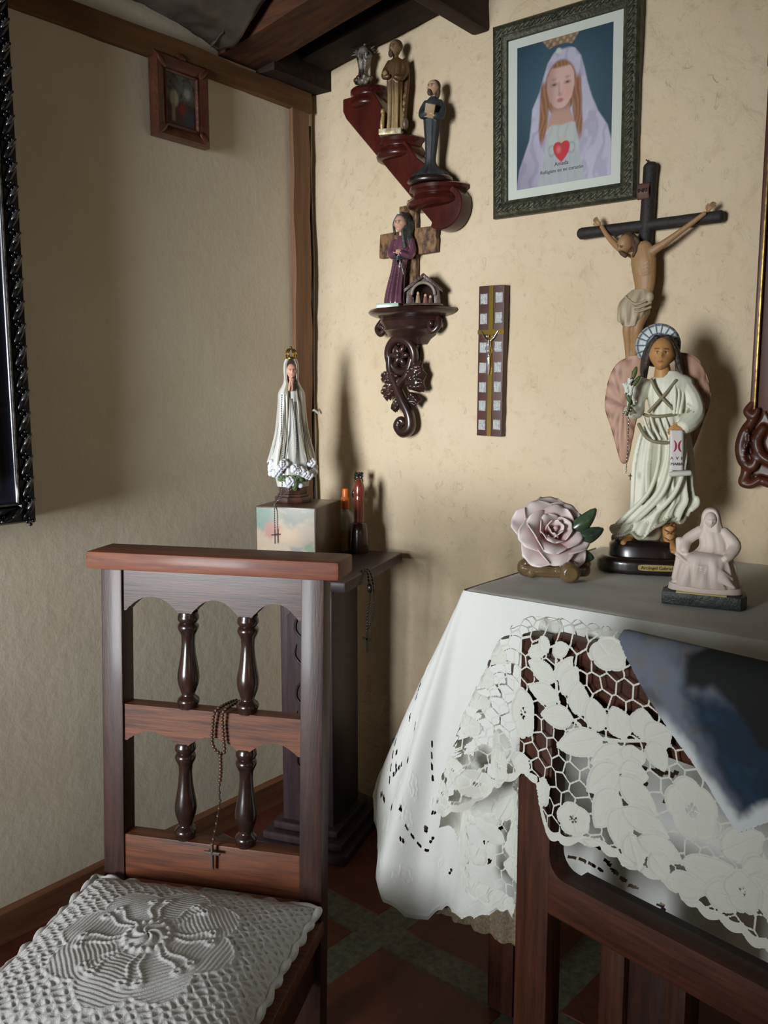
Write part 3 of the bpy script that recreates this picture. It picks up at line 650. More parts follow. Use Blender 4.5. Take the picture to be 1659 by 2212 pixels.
for k in range(3): RFLOW.append(((-0.27 + 0.07 * k, 0.49), 0.022, 0.018))
TFL = [((0.03 + 0.075 * k, -0.045 - 0.02 * (k % 2)), 0.026, 0.022) for k in range(6)] + [((-0.05, -0.03), 0.022, 0.02), ((-0.09, -0.05), 0.02, 0.02)]
relief_store = {}
def lace_sdf(Sg, Tg):
    rz = ridge(Sg); z = rz - np.abs(Tg); front = Tg >= 0
    hr = 0.412 - 0.008 * np.abs(np.sin((Sg + 0.3) * 120)) + 0.03 * smoothstep(-0.28, -0.31, Sg)
    reg_f = hemf(Sg) - 0.006 * np.abs(np.sin(Sg * 105)) - z
    reg_b = np.where(Sg < -0.075, hr - z, -0.088 - Tg)
    reg = np.where(front, reg_f, reg_b); reg = np.maximum(reg, -0.252 - Sg)
    pat = np.full(Sg.shape, 1e9); out = np.full(Sg.shape, 1e9); vein = np.full(Sg.shape, 1e9)
    def put(sd, mask, vn=None):
        nonlocal pat, out, vein
        sd = np.where(mask, sd, 1e9); ins = sd < 0
        out = np.where(ins, np.abs(sd), np.minimum(out, np.where(mask, np.abs(sd), 1e9))); pat = np.minimum(pat, sd)
        if vn is not None: vein = np.where(ins, vn, vein)
    for a, b, wd in LEAF:
        sd, y, k = leaf_sd(Sg, z, a, b, wd * 1.22); put(sd, front, np.abs(y) + 0.004 * (k > .85))
    for c, rx, ry in FLOW:
        sd, r, a = flower_sd(Sg, z, c, rx, ry); core = np.where((r < 0.24) & (r > 0.05) & (np.abs(np.sin(3 * a)) > 0.45), 0.002, -1)
        put(np.maximum(sd, core) if min(rx, ry) > .0195 else sd, front, np.abs(np.sin(2.5 * a)) * r * rx * .6)
    back = ~front & (Sg < -0.075); top_ = ~front & ~back
    for a, b, wd in RLEAF:
        sd, y, k = leaf_sd(Sg, z, a, b, wd); put(sd, back, np.abs(y))
    for c, rx, ry in RFLOW: sd, r, a = flower_sd(Sg, z, c, rx, ry); put(sd, back, np.abs(np.sin(2.5 * a)) * r * rx * .6)
    for c, rx, ry in TFL: sd, r, a = flower_sd(Sg, Tg, c, rx, ry); put(sd, top_, np.abs(np.sin(2.5 * a)) * r * rx * .6)
    for st in STEM:
        q = spline([(p[0], p[1], 0) for p in st], 24)
        for p0, p1 in zip(q[:-1], q[1:]):
            e = p1 - p0; t_ = np.clip(((Sg - p0[0]) * e[0] + (z - p0[1]) * e[1]) / (e @ e), 0, 1)
            pat = np.minimum(pat, np.where(front, np.hypot(Sg - p0[0] - t_ * e[0], z - p0[1] - t_ * e[1]) - 0.0025, 1e9))
    pn = poly_sd(Sg, z, PANEL); pat = np.minimum(pat, np.where(Tg > -0.03, np.where(front, pn, np.maximum(np.abs(Sg - 0.228) - 0.13, -1)), 1e9))
    band = -0.013 - reg; pat = np.minimum(pat, np.where(front | back, band, 1e9)); pat = np.minimum(pat, np.where(top_, np.abs(Tg + 0.08) - 0.01, 1e9))
    pat = np.minimum(pat, net_sd(Sg, np.where(front, z, z + 5), 0.026))
    relief_store['r'] = 0.0022 * np.exp(-((out - 0.0012) / 0.0011) ** 2) - 0.0016 * np.exp(-(vein / 0.0011) ** 2)
    return np.maximum(reg, pat)
def lace_prof(s, t_, off=0.0):
    r = 0.027; rz = ridge(s); q = np.clip(t_ / r, -PI / 2, PI / 2)
    y = 0.0175 - (r + off) * np.sin(q); z = rz + off * np.cos(q) - r * (1 - np.cos(q)) - np.maximum(np.abs(t_) - r * PI / 2, 0) - (PI / 2 - 1) * r * smoothstep(0, r * PI / 2, np.abs(t_)) * 0 
    z = z + (PI / 2 - 1) * r * smoothstep(0, r * PI / 2, np.abs(t_)) * -1 + (PI / 2 - 1) * r * smoothstep(0, r * PI / 2, np.abs(t_)) * 0
    return y, z
def lace_map(Sg, Tg, d):
    y, z = lace_prof(Sg, Tg); z = np.where(np.abs(Tg) > 0.0425, ridge(Sg) - np.abs(Tg), z)
    free = smoothstep(-0.07, -0.14, Sg); dn = np.clip(np.abs(Tg) - 0.03, 0, None)
    y = y - np.sign(Tg) * (0.008 * np.sin(Sg * 24 + 0.5) * smoothstep(0, .25, dn) + 0.004 * np.sin(Sg * 60) * smoothstep(0.05, .3, dn)) - 0.012 * smoothstep(0.2, 0.33, dn) * (Tg > 0)
    y = y + free * (0.016 * np.sin(Sg * 46 + 1.3) * smoothstep(0, 0.15, dn) + 0.010 * np.sign(-Tg))
    y = y - relief_store['r'] * np.sign(Tg + 1e-9)
    return np.stack([Sg, y, z], -1)
s_ax = np.arange(-0.262, 0.432, 0.00125); t_ax = np.arange(-0.46, 0.335, 0.00125)
V_, F_, sv, tv = cut_sheet(s_ax, t_ax, lace_sdf, lace_map)
lc = thing('lace_cloth', 'white cutwork lace cloth with a printed panel draped over the wooden frame stand', 'lace cloth', ch_loc, ch_rz)
obj('cutwork_lace', mesh_np('cutwork_lace', V_, F_), 'lace', lc)
# printed panel in the middle of the lace: dark figure on a stormy blue ground
s2 = np.linspace(0.09, 0.37, 190); t2 = np.linspace(-0.03, 0.215, 160)
def pan_sdf(Sg, Tg): return np.where(Tg > 0, poly_sd(Sg, ridge(Sg) - np.abs(Tg), PANEL), np.abs(Sg - 0.228) - 0.13)
def pan_map(Sg, Tg, d):
    relief_store['r'] = np.zeros_like(Sg); p = lace_map(Sg, Tg, d); y2, z2 = lace_prof(Sg, Tg, 0.0022)
    q = np.clip(Tg / 0.027, -PI / 2, PI / 2); p[..., 1] -= 0.0022 * np.sin(q); p[..., 2] += 0.0022 * np.cos(q); return p
V_, F_, sv, tv = cut_sheet(s2, t2, pan_sdf, pan_map)
zv = ridge(sv) - np.abs(tv); nz = np.array([fbm(a * 18, b * 18, 2.0, 4) for a, b in zip(sv, zv)]); nz2 = np.array([fbm(a * 40, b * 40, 6.0, 3) for a, b in zip(sv, zv)])
def mixc(c, k, c2): return c * (1 - k[:, None]) + npa(c2)[None, :3] * k[:, None]
cc = np.tile(npa(S(104, 110, 124))[:3], (len(sv), 1)); dd_ = poly_sd(sv, zv, PANEL)
cc = mixc(cc, smoothstep(-.1, .5, nz) * .7, S(70, 72, 78)); cc = mixc(cc, smoothstep(0.0, .5, nz2) * .5, S(112, 104, 90))
bl = poly_sd(sv + nz * .012, zv + nz2 * .01, [(0.205, 0.90), (0.258, 0.905), (0.33, 0.904), (0.37, 0.80), (0.29, 0.775), (0.262, 0.80), (0.222, 0.865)]); cc = mixc(cc, smoothstep(.022, -.016, bl), S(16, 36, 54)); cc = mixc(cc, smoothstep(.0, -.03, bl) * smoothstep(-.3, .8, nz) * .7, S(24, 70, 100))
bk = poly_sd(sv + nz2 * .005, zv + nz * .006, [(0.199, 0.938), (0.221, 0.954), (0.265, 0.97), (0.40, 0.97), (0.40, 0.888), (0.275, 0.897), (0.24, 0.915), (0.205, 0.91)]); cc = mixc(cc, smoothstep(.008, -.006, bk), S(14, 16, 18))
b3 = poly_sd(sv + nz * .008, zv, [(0.27, 0.90), (0.40, 0.90), (0.40, 0.84), (0.30, 0.86)]); cc = mixc(cc, smoothstep(.006, -.006, b3), S(12, 14, 18))
cc = mixc(cc, smoothstep(-0.022 + .0, -0.006, dd_ + nz * .012) * smoothstep(.88, .84, zv), S(205, 210, 212))
cc = mixc(cc, smoothstep(0.30, 0.42, sv - zv + 1.0 - .45 + nz * .06) * 0, S(205, 210, 212))
obj('printed_panel', mesh_np('printed_panel', V_, F_, np.c_[cc, np.ones(len(cc))]), 'clothprint', lc, label='dark blue printed picture panel')
# ================================================================ THINGS ON THE WALLS
def frame_ring(wd, h, prof):
    """mitred picture frame: prof = (inset from the outer edge, height off the wall); lies in xz, faces -y, centre at origin"""
    g = G(); R = []
    for sx, sz in ((-1, -1), (1, -1), (1, 1), (-1, 1), (-1, -1)):
        R.append([(sx * (wd / 2 - u), -v, sz * (h / 2 - u)) for u, v in prof])
    return g.rings(R, cap=False)
def paint_grid(wd, h, nx, nz, fn, y):
    U, V = np.meshgrid(np.linspace(0, 1, nx), np.linspace(0, 1, nz), indexing='ij')
    C = fn(U, V); P = np.stack([(U - .5) * wd, np.full_like(U, y), (V - .5) * h], -1)
    g = G(); g.grid(P, col=np.concatenate([C, np.ones(C.shape[:2] + (1,))], -1)); return g
def lay(C, k, col): return C * (1 - k[..., None]) + npa(col)[:3] * k[..., None]
def soft(d, w_=0.012): return smoothstep(w_, -w_, d)
def nzg(U, V, sc, z=0.0, o=3):
    n = 48; b = np.array([[fbm(i / n * sc, j / n * sc, z, o) for j in range(n + 1)] for i in range(n + 1)])
    a, c = U * n, V * n; i = np.clip(a.astype(int), 0, n - 1); j = np.clip(c.astype(int), 0, n - 1); fu, fv = a - i, c - j
    return b[i, j] * (1 - fu) * (1 - fv) + b[i + 1, j] * fu * (1 - fv) + b[i, j + 1] * (1 - fu) * fv + b[i + 1, j + 1] * fu * fv

# ---- big picture of a veiled lady with a red heart
def lady(U, V):
    v = 1 - V; C = np.zeros(U.shape + (3,)); n1_ = nzg(U, V, 5, 1); n2_ = nzg(U, V, 14, 4)
    bg = smoothstep(0.75, 0.1, np.hypot(U - .47, (v - .35) * 1.3)); C[:] = npa(S(34, 62, 78))[:3]; C = lay(C, bg * .55, S(78, 110, 126))
    xl = np.interp(v, [.08, .1, .16, .25, .34, .45, .55, .66, .76, .86, 1], [.44, .40, .335, .29, .25, .17, .16, .14, .085, .03, .0])
    xr = np.interp(v, [.08, .1, .16, .25, .34, .45, .55, .66, .76, .86, 1], [.56, .62, .68, .72, .75, .80, .86, .96, 1.0, 1.02, 1.02])
    veil = soft(np.maximum(xl - U, U - xr), .012) * smoothstep(.075, .1, v)
    C = lay(C, veil, S(190, 186, 204)); fold = np.sin((U - .47) * 34 + n1_ * 5 + (v - .3) * 9)
    C = lay(C, veil * smoothstep(.1, .9, fold) * .45, S(148, 142, 170)); C = lay(C, veil * smoothstep(.2, .9, n2_) * .3, S(222, 220, 230)); C = lay(C, veil * smoothstep(.5, 1, v) * smoothstep(.4, .1, U) * .5, S(110, 100, 124))
    hair = soft(np.hypot((U - .475) / 1.0, (v - .345) / 1.1) - .172)
    hs = soft(np.abs(np.abs(U - .475) - np.interp(v, [.3, .5, .68], [.165, .175, .20])) - np.interp(v, [.28, .45, .6, .74], [.045, .05, .045, .01])) * smoothstep(.26, .32, v) * smoothstep(.76, .66, v)
    hk = np.maximum(hair, hs); C = lay(C, hk, S(140, 94, 66)); C = lay(C, hk * smoothstep(.0, .6, np.sin(U * 150 + n1_ * 6)) * .5, S(176, 136, 96))
    neck = soft(np.abs(U - .48) - np.interp(v, [.4, .5, .6], [.085, .095, .15])) * smoothstep(.42, .45, v) * smoothstep(.63, .6, v); C = lay(C, neck, S(190, 148, 132)); C = lay(C, neck * smoothstep(.52, .46, v) * .5, S(120, 80, 72))
    fw_ = np.interp(v, [.2, .26, .34, .42, .465, .485], [.10, .14, .145, .115, .07, .03])
    face = soft(np.abs(U - .475) - fw_, .01) * smoothstep(.195, .215, v) * smoothstep(.49, .475, v); C = lay(C, face, S(214, 176, 164))
    C = lay(C, face * smoothstep(-.01, -.11, U - .47) * .5, S(150, 108, 104)); C = lay(C, face * soft(np.hypot(U - .545, v - .38) - .05, .04) * .35, S(216, 140, 132))
    for ex in (-.068, .072):
        e = np.hypot((U - .475 - ex) / 1.0, (v - .315) * 2.6); C = lay(C, face * soft(e - .036, .02) * .55, S(128, 92, 90)); C = lay(C, face * soft(e - .017, .008) * .8, S(60, 48, 50))
        C = lay(C, face * soft(np.hypot((U - .475 - ex) / 2.6, (v - .281 + .25 * (U - .475 - ex) ** 2 * 20)) - .009, .006) * .4, S(110, 76, 66))
    C = lay(C, face * soft(np.abs(U - .458 - (v - .3) * .02) - .009, .012) * smoothstep(.29, .32, v) * smoothstep(.40, .38, v) * .45, S(140, 98, 94)); C = lay(C, face * soft(np.hypot((U - .47) / 1.5, v - .39) - .014, .008) * .4, S(130, 84, 80))
    C = lay(C, face * soft(np.hypot((U - .472) / 2.2, v - .428) - .015, .006) * .75, S(160, 86, 88))
    dress = soft(np.abs(U - .49) - np.interp(v, [.56, .6, .7, .85, 1], [.02, .14, .17, .20, .25])) * smoothstep(.59 + .0, .61, v + .12 * np.abs(U - .49)); C = lay(C, dress, S(186, 192, 188)); C = lay(C, dress * smoothstep(.2, .9, np.sin(U * 70 + n1_ * 4)) * .25, S(150, 156, 160)); C = lay(C, dress * smoothstep(.72, .85, v) * .5, S(166, 166, 176))
    for sx in (-1, 1): C = lay(C, soft(np.abs(np.hypot((U - .49 - sx * .105), (v - .765)) - .035) - .008, .006) * smoothstep(0, .02, -(sx * (U - .49)) + .15) * .35, S(110, 116, 122))
    hu, hv = (U - .49) / .088, -(v - .79) / .068; heart = (hu ** 2 + (hv * 1.05 - .62 * np.abs(hu) ** .8) ** 2 - 1) * .08
    glow = soft(np.hypot(U - .49, (v - .73) * 1.2) - .05, .03); C = lay(C, glow * .6, S(204, 176, 130)); C = lay(C, soft(heart, .01), S(196, 48, 58)); C = lay(C, soft(np.hypot(U - .46, (v - .765)) - .022, .02) * .6, S(230, 140, 140))
    cr = soft(np.abs(U - .47) - np.interp(v, [0, .06, .1], [.19, .13, .10])) * smoothstep(.105, .095, v + .05 * np.cos((U - .47) * 7)); C = lay(C, cr, S(140, 112, 86)); C = lay(C, cr * smoothstep(.0, .5, np.sin(U * 90) * np.sin(v * 120)) * .6, S(190, 172, 140)); C = lay(C, cr * smoothstep(.1, .5, n2_) * .6, S(84, 62, 50))
    C = lay(C, soft(np.hypot(U - .45, (v - .092) * 1.5) - .028, .01) * .8, S(214, 210, 206))
    return C * .72
M['olive_frame'] = mat('dark_olive_bronze_frame', S(40, 42, 30), 0.45, metal=0.3, col2=S(72, 70, 52), nscale=60, bump=0.4, bscale=90)
M['mount'] = mat('white_mount_card', S(184, 188, 178), 0.8)
vp = thing('framed_picture', 'framed print of a veiled lady with a red heart, olive carved frame', 'picture', (0.842, -0.016, 1.949)); vp.rotation_euler = (0.035, 0, 0)
fr = obj('frame', frame_ring(0.386, 0.462, [(0, -0.012), (0, 0.012), (0.006, 0.020), (0.016, 0.024), (0.028, 0.021), (0.034, 0.015), (0.040, 0.013), (0.042, 0.004), (0.042, -0.012)]), 'olive_frame', vp, smooth=30)
g = G()
def leafy(g, p, ang, ln, wd, y, th_=0.004):
    c_, s_ = math.cos(ang), math.sin(ang); g.ell(p, (1, 1, 1), R=[[ln * c_, 0, -wd * s_], [0, th_, 0], [ln * s_, 0, wd * c_]], nu=7, nv=10)
for k in range(28):
    z = -0.205 + k * 0.0152
    for sx in (-1, 1): leafy(g, (sx * 0.174, -0.0225, z), 0.9 * (1 if k % 2 else .8), 0.0125, 0.0045, 0)
for k in range(23):
    x = -0.167 + k * 0.0152
    for sz in (-1, 1): leafy(g, (x, -0.0225, sz * 0.212), 0.6, 0.0125, 0.0045, 0)
obj('carved_leaf_border', g, 'olive_frame', fr)
obj('mount', G().box((-0.155, -0.006, -0.193), (0.155, 0.0, 0.193)), 'mount', vp)
pr = obj('print', paint_grid(0.252, 0.336, 170, 226, lady, -0.0068), 'print', vp, fixn=False)
for body, size, z in (('Amada', 0.0135, -0.122), ('Refúgiate en mi corazón', 0.0118, -0.137)):
    t_ = obj('lettering', text_mesh(body, size), mat('print_ink', S(70, 66, 72), 0.8), pr); t_.location = (-0.002, -0.0072, z); t_.rotation_euler = (PI / 2, 0, 0)

# ---- small picture on the left wall
def small_pic(U, V):
    C = np.zeros(U.shape + (3,)); C[:] = npa(S(96, 98, 96))[:3]; n = nzg(U, V, 9, 3); C = lay(C, smoothstep(.0, .5, n), S(70, 64, 58)); C = lay(C, smoothstep(.55, .42, V + .1 * n), S(70, 36, 32))
    C = lay(C, soft(np.hypot((U - .3), (V - .52) * .8) - .13, .04), S(170, 164, 140)); C = lay(C, soft(np.abs(U - .27) - .05, .03) * smoothstep(.05, .12, V) * smoothstep(.45, .4, V), S(150, 136, 116)); C = lay(C, soft(np.hypot(U - .72, V - .68) - .1, .05), S(150, 150, 146))
    C = lay(C, soft(np.hypot(U - .75, V - .2) - .18, .08), S(48, 56, 74)); C = lay(C, soft(np.hypot(U - .55, V - .35) - .12, .06), S(108, 40, 40)); return C
sp_ = thing('small_framed_picture', 'small brown framed picture on the left wall below the wall plate', 'picture', (0.012, -0.515, 2.010), PI / 2); sp_.rotation_euler = (0.0, 0, PI / 2)
M['brown_frame'] = mat('brown_wooden_frame', S(74, 38, 26), 0.4, col2=S(98, 54, 36), nscale=30, bump=.2, coat=.2)
fr = obj('frame', frame_ring(0.172, 0.20, [(0, -0.01), (0, 0.012), (0.006, 0.017), (0.02, 0.015), (0.03, 0.010), (0.036, 0.012), (0.039, 0.008), (0.039, -0.01)]), 'brown_frame', sp_, smooth=30)
for sx in (-1, 1):
    for sz in (-1, 1): g = G(); leafy(g, (sx * 0.066, -0.016, sz * 0.08), sx * sz * .8, 0.02, 0.008, 0); obj('corner_ornament', g, 'brown_frame', fr)
g = G(); leafy(g, (0.0, -0.012, 0.104), 0, 0.016, 0.009, 0); obj('crest_ornament', g, 'brown_frame', fr)
obj('print', paint_grid(0.10, 0.126, 60, 70, small_pic, -0.004), 'print', sp_, fixn=False)

# ---- big black frame at the left edge
M['black_frame'] = mat('black_silvered_frame', S(34, 34, 38), 0.28, metal=0.5, col2=S(14, 14, 16), nscale=40, coat=.3)
M['black_cove'] = mat('blue_black_lacquer', S(26, 26, 36), 0.18, coat=.6)
M['silver_edge'] = mat('tarnished_silver_leaf', S(150, 146, 140), 0.3, metal=.9, col2=S(60, 58, 58), nscale=50)
M['dark_canvas'] = mat('dark_canvas', S(40, 34, 30), 0.6, col2=S(60, 50, 40), nscale=4)
bf = thing('large_black_frame', 'large black picture frame with silvered rope carving at the left edge', 'picture', (0.052, -1.001 - 0.46, 0.985 + 0.573), PI / 2)
W2, H2 = 0.92, 1.146
fr = obj('frame', frame_ring(W2, H2, [(0, -0.060), (0, 0.018), (0.004, 0.024), (0.036, 0.026), (0.040, 0.020)]), 'black_frame', bf, smooth=30)
obj('cove', frame_ring(W2, H2, [(0.040, 0.020), (0.043, 0.030), (0.047, 0.030), (0.050, 0.022), (0.062, 0.016), (0.082, 0.016), (0.10, 0.022), (0.110, 0.030), (0.118, 0.030), (0.122, 0.012), (0.122, -0.01)]), 'black_cove', fr, smooth=50)
obj('silver_line', frame_ring(W2, H2, [(0.0405, 0.022), (0.042, 0.032), (0.0455, 0.032), (0.0475, 0.026)]), 'silver_edge', fr, smooth=50)
protos = {}
for ax in 'zx':
    g = G(); leafy(g, (0, 0, 0), 1.05 if ax == 'z' else 0.5, 0.027, 0.0085, 0, 0.010)
    for k in range(4): g.ell((0.007 * math.cos(k * 1.6), -0.004, -0.026 + 0.007 * math.sin(k * 1.6)) if ax == 'z' else (-0.026 + 0.007 * math.cos(k * 1.6), -0.004, 0.006 * math.sin(k * 1.6)), (0.0045,) * 3, nu=6, nv=8)
    g2 = G(); leafy(g2, (0.004, -0.006, 0.012) if ax == 'z' else (0.012, -.006, .004), 0.9 if ax == 'z' else 0.65, 0.017, 0.0048, 0, 0.0065)
    protos[ax] = (build(g, 'rope_lobe', 60), build(g2, 'silvered_tip', 60)); protos[ax][0].materials.append(M['black_frame']); protos[ax][1].materials.append(M['silver_edge'])
spots = [('z', (sx * (W2 / 2 - 0.020), -0.026, -H2 / 2 + 0.03 + k * 0.0475)) for k in range(24) for sx in (-1, 1)] + [('x', (-W2 / 2 + 0.05 + k * 0.0475, -0.026, sz * (H2 / 2 - 0.020))) for k in range(18) for sz in (-1, 1)]
for ax, p in spots:
    for nm, me in zip(('rope_lobe', 'silvered_tip'), protos[ax]):
        o = bpy.data.objects.new(nm, me); COL.objects.link(o); o.parent = fr; o.location = p
obj('canvas', G().box((-0.35, -0.010, -0.46), (0.35, 0.045, 0.46)), 'dark_canvas', bf)

# ---- stepped three-tier shelf
sh = thing('stepped_wall_shelf', 'dark red varnished diagonal wall shelf with three half-round steps', 'shelf', (0, -0.006, 0))
o_ = [(0.178, 2.100), (0.178, 2.066), (0.190, 2.044), (0.492, 1.724)] + [(0.524 + 0.064 * math.cos(t_), 1.764 + 0.062 * math.sin(t_)) for t_ in np.linspace(-2.2, 0.35, 14)] + [(0.572, 1.80), (0.44, 1.90), (0.33, 2.04), (0.29, 2.10)]
obj('backboard', G().prism([(x - .012, z) for x, z in o_], -0.052, 0.0), 'mahogany', sh, bevel=0.010, seg=3)
def half_lathe(prof, c, n=24, depth=1.0):
    a = np.linspace(PI, 2 * PI, n); g = G(); R = []
    for r, z in prof: R.append([(c[0] + r * math.cos(t_), c[1] + r * depth * math.sin(t_), c[2] + z) for t_ in a] + [(c[0] + r * .5, c[1] + 0.001, c[2] + z), (c[0] - r * .5, c[1] + 0.001, c[2] + z)])
    return g.rings(R)
for (x, z, r) in ((0.232, 2.122, 0.060), (0.345, 1.966, 0.070), (0.478, 1.822, 0.088)):
    obj('step', half_lathe([(r * .93, 0), (r * 1.0, -0.004), (r * 1.0, -0.013), (r * .90, -0.018), (r * .88, -0.024), (r * 1.0, -0.034), (r * 1.06, -0.044), (r * 1.02, -0.052), (r * .86, -0.057), (r * .5, -0.059)], (x, 0, z), depth=1.05), 'mahogany', sh, smooth=50)

# ---- carved corbel bracket with shelf
br = thing('carved_wall_bracket', 'dark carved wooden wall bracket with half-round shelf and acanthus leaves', 'bracket', (0.39, -0.004, 1.505))
obj('shelf_top', half_lathe([(0.118, 0), (0.136, -0.002), (0.141, -0.008), (0.136, -0.014), (0.122, -0.020), (0.10, -0.024)], (0, 0, 0), 40, 0.9), 'carved', br, smooth=40)
obj('corbel', half_lathe([(0.098, -0.022), (0.104, -0.034), (0.094, -0.05), (0.098, -0.058), (0.082, -0.066), (0.078, -0.074), (0.062, -0.084), (0.05, -0.098), (0.03, -0.10)], (-0.008, 0, 0), 32, 0.8), 'carved', br, smooth=40)
for sx in (-1, 1): g = G(); g.tube(spline([(-0.008 + sx * .10, -0.02, -0.03), (-0.008 + sx * .108, -0.03, -0.05), (-0.008 + sx * .092, -0.035, -0.066), (-0.008 + sx * .078, -0.035, -0.052), (-0.008 + sx * .09, -0.038, -0.044)], 24), 0.009, 10); obj('corbel_scroll', g, 'carved', br, smooth=60)
ov = [(-0.026 + 0.046 * math.cos(t_), -0.034 - 0.008 * math.sin(t_), -0.128 + 0.046 * math.sin(t_)) for t_ in np.linspace(0.3, 2 * PI + .3, 40)]
obj('oval_ring', G().tube(ov, 0.0125, 10, closed=True), 'carved', br, smooth=60)
g = G()
for k in range(6): leafy(g, (-0.026 + 0.017 * math.cos(k * PI / 3), -0.042, -0.128 + 0.017 * math.sin(k * PI / 3)), k * PI / 3, 0.017, 0.009, 0, 0.008)
g.ell((-0.026, -0.05, -0.128), (0.009, 0.008, 0.009)); obj('carved_flower', g, 'carved', br, smooth=60)
obj('backing', G().prism([(-0.06, -0.09), (-0.066, -0.15), (-0.05, -0.19), (-0.02, -0.2), (0.01, -0.16), (0.018, -0.10)], -0.02, 0.0), 'carved', br)
st = spline([(-0.068, -0.034, -0.12), (-0.066, -0.034, -0.165), (-0.045, -0.036, -0.21), (-0.018, -0.038, -0.255), (0.004, -0.036, -0.295), (0.006, -0.034, -0.33), (-0.018, -0.034, -0.345), (-0.036, -0.034, -0.328), (-0.026, -0.034, -0.312), (-0.016, -0.034, -0.320)], 60)
g = G().tube(st, np.interp(np.linspace(0, 1, 60), [0, .2, .6, .85, 1], [.010, .014, .017, .015, .009]), 10)
g.tube(spline([(0.012, -0.034, -0.14), (-0.005, -0.036, -0.185), (-0.035, -0.036, -0.215), (-0.03, -0.034, -0.26), (-0.012, -0.032, -0.29)], 30), np.linspace(.013, .006, 30), 10)
obj('scrolled_stem', g, 'carved', br, smooth=60)
def acanthus(base, tip, wd, lobes, y=-0.03, th_=0.012):
    b, t_ = npa(base), npa(tip); ax = t_ - b; L = np.linalg.norm(ax); ax /= L; nx = npa([-ax[1], ax[0]]); g = G()
    for s_ in (-1, 1):
        for k in range(lobes):
            f = 0.12 + 0.8 * k / lobes; p = b + ax * L * f; ww = wd * math.sin(PI * (0.25 + .65 * f)); d = ax * 0.75 + nx * s_ * 0.75; q = p + d * ww
            g.tube([(p[0], y, p[1]), ((p[0] + q[0]) / 2, y - 0.010, (p[1] + q[1]) / 2), (q[0], y - 0.002, q[1])], [ww * .34, ww * .36, ww * .05], 8)
    g.tube([(b[0], y - .004, b[1]), ((b + ax * L * .6)[0], y - .012, (b + ax * L * .6)[1]), (t_[0], y - .003, t_[1])], [wd * .25, wd * .22, wd * .04], 8)
    return g
for b_, t_, w_ in (((-0.03, -0.195), (-0.092, -0.245), 0.034), ((-0.04, -0.185), (-0.098, -0.19), 0.026), ((-0.01, -0.19), (0.055, -0.165), 0.036), ((-0.005, -0.205), (0.058, -0.205), 0.036), ((0.0, -0.235), (0.035, -0.265), 0.026), ((-0.03, -0.25), (-0.055, -0.285), 0.020)):
    obj('acanthus_leaf', fuse(acanthus(b_, t_, w_, 4), 0.0022, 2, 'acanthus_leaf'), 'carved', br)

# ---- brown carved cross behind the bracket statue
M['carved_brown'] = mat('rough_carved_brown_wood', S(62, 40, 24), 0.6, col2=S(128, 94, 60), nscale=55, ndetail=3, bump=0.8, bscale=75, contrast=(.42, .58), stretch=(1, 1, .55))
wc = thing('wooden_wall_cross', 'rough brown carved wooden cross hanging behind the purple statue', 'cross', (0.372, -0.006, 1.69))
pts = [(-0.029, 0.098), (0.031, 0.10), (0.030, 0.034), (0.099, 0.033), (0.098, 0.012), (0.096, 0.006), (0.099, -0.002), (0.097, -0.036), (0.031, -0.038), (0.028, -0.17), (-0.028, -0.17), (-0.030, -0.035), (-0.101, -0.036), (-0.10, 0.0), (-0.098, 0.030), (-0.030, 0.032)]
obj('cross_body', G().prism(pts, -0.016, 0.0), 'carved_brown', wc, bevel=0.002)
obj('hanging_loop', G().tube([(0.006 * math.cos(t_), -0.008, 0.104 + 0.008 * math.sin(t_)) for t_ in np.linspace(0, 2 * PI, 14)], 0.0022, 6, closed=True), 'gold', wc)

# ---- plaque with the fourteen silver stations
M['plaque_wood'] = mat('dark_plaque_wood', S(62, 34, 28), 0.5, col2=S(78, 44, 36), nscale=20, stretch=(1, 1, .2))
pl = thing('silver_tile_plaque', 'tall wooden plaque with fourteen silver tiles and a brass cross', 'plaque', (0.652, -0.008, 1.353)); pl.rotation_euler = (0.03, math.radians(1.2), 0)
obj('board', G().box((-0.0385, -0.020, -0.196), (0.0385, 0.004, 0.196)), 'plaque_wood', pl, bevel=0.0015)
fz_ = lambda f: 0.196 - 0.392 * f
for f in (.085, .215, .405, .54, .67, .795, .925):
    for x, dz in ((-0.0225, 0.0), (0.0235, 0.002)):
        g = G(); P = np.zeros((12, 14, 3)); tr = random.Random(int(f * 1000 + x * 1e4))
        ph = [tr.uniform(0, 6) for _ in range(4)]
        for i in range(12):
            for j in range(14):
                u, v = i / 11 - .5, j / 13 - .5; e = 0 if (i in (0, 11) or j in (0, 13)) else 1
                P[i, j] = (x + u * 0.0215, -0.0205 - e * (0.0018 + 0.0009 * (math.sin(u * 17 + ph[0]) + math.sin(u * 9 + v * 8 + ph[1]) + .7 * math.sin(v * 14 + ph[2]))), fz_(f) + dz + v * 0.027)
        obj('silver_tile', g.grid(P), 'silver', pl, smooth=60)
bs = obj('brass_cross', G().box((-0.0065 + .001, -0.0225, -0.196), (0.0065 + .001, -0.019, 0.196)).box((-0.0385, -0.0228, fz_(.318)), (0.0385, -0.019, fz_(.288))), 'brass', pl)
g = G(); zc = fz_(.30)
for sx in (-1, 1): g.tube([(sx * 0.026, -0.026, zc + 0.002), (sx * 0.014, -0.028, zc - 0.016), (sx * 0.004, -0.028, zc - 0.024)], [.0014, .0017, .0024], 8)
g.tube([(0, -0.028, zc - 0.022), (0, -0.0295, zc - 0.034), (-0.001, -0.028, zc - 0.05), (0.001, -0.029, zc - 0.062)], [.0048, .0056, .004, .005], 10)
for sx in (-1, 1): g.tube([(sx * .0018, -0.029, zc - 0.06), (sx * .0014 + .001, -0.031, zc - 0.082), (sx * .0008 - .001, -0.027, zc - 0.112)], [.0030, .0024, .0016], 8)
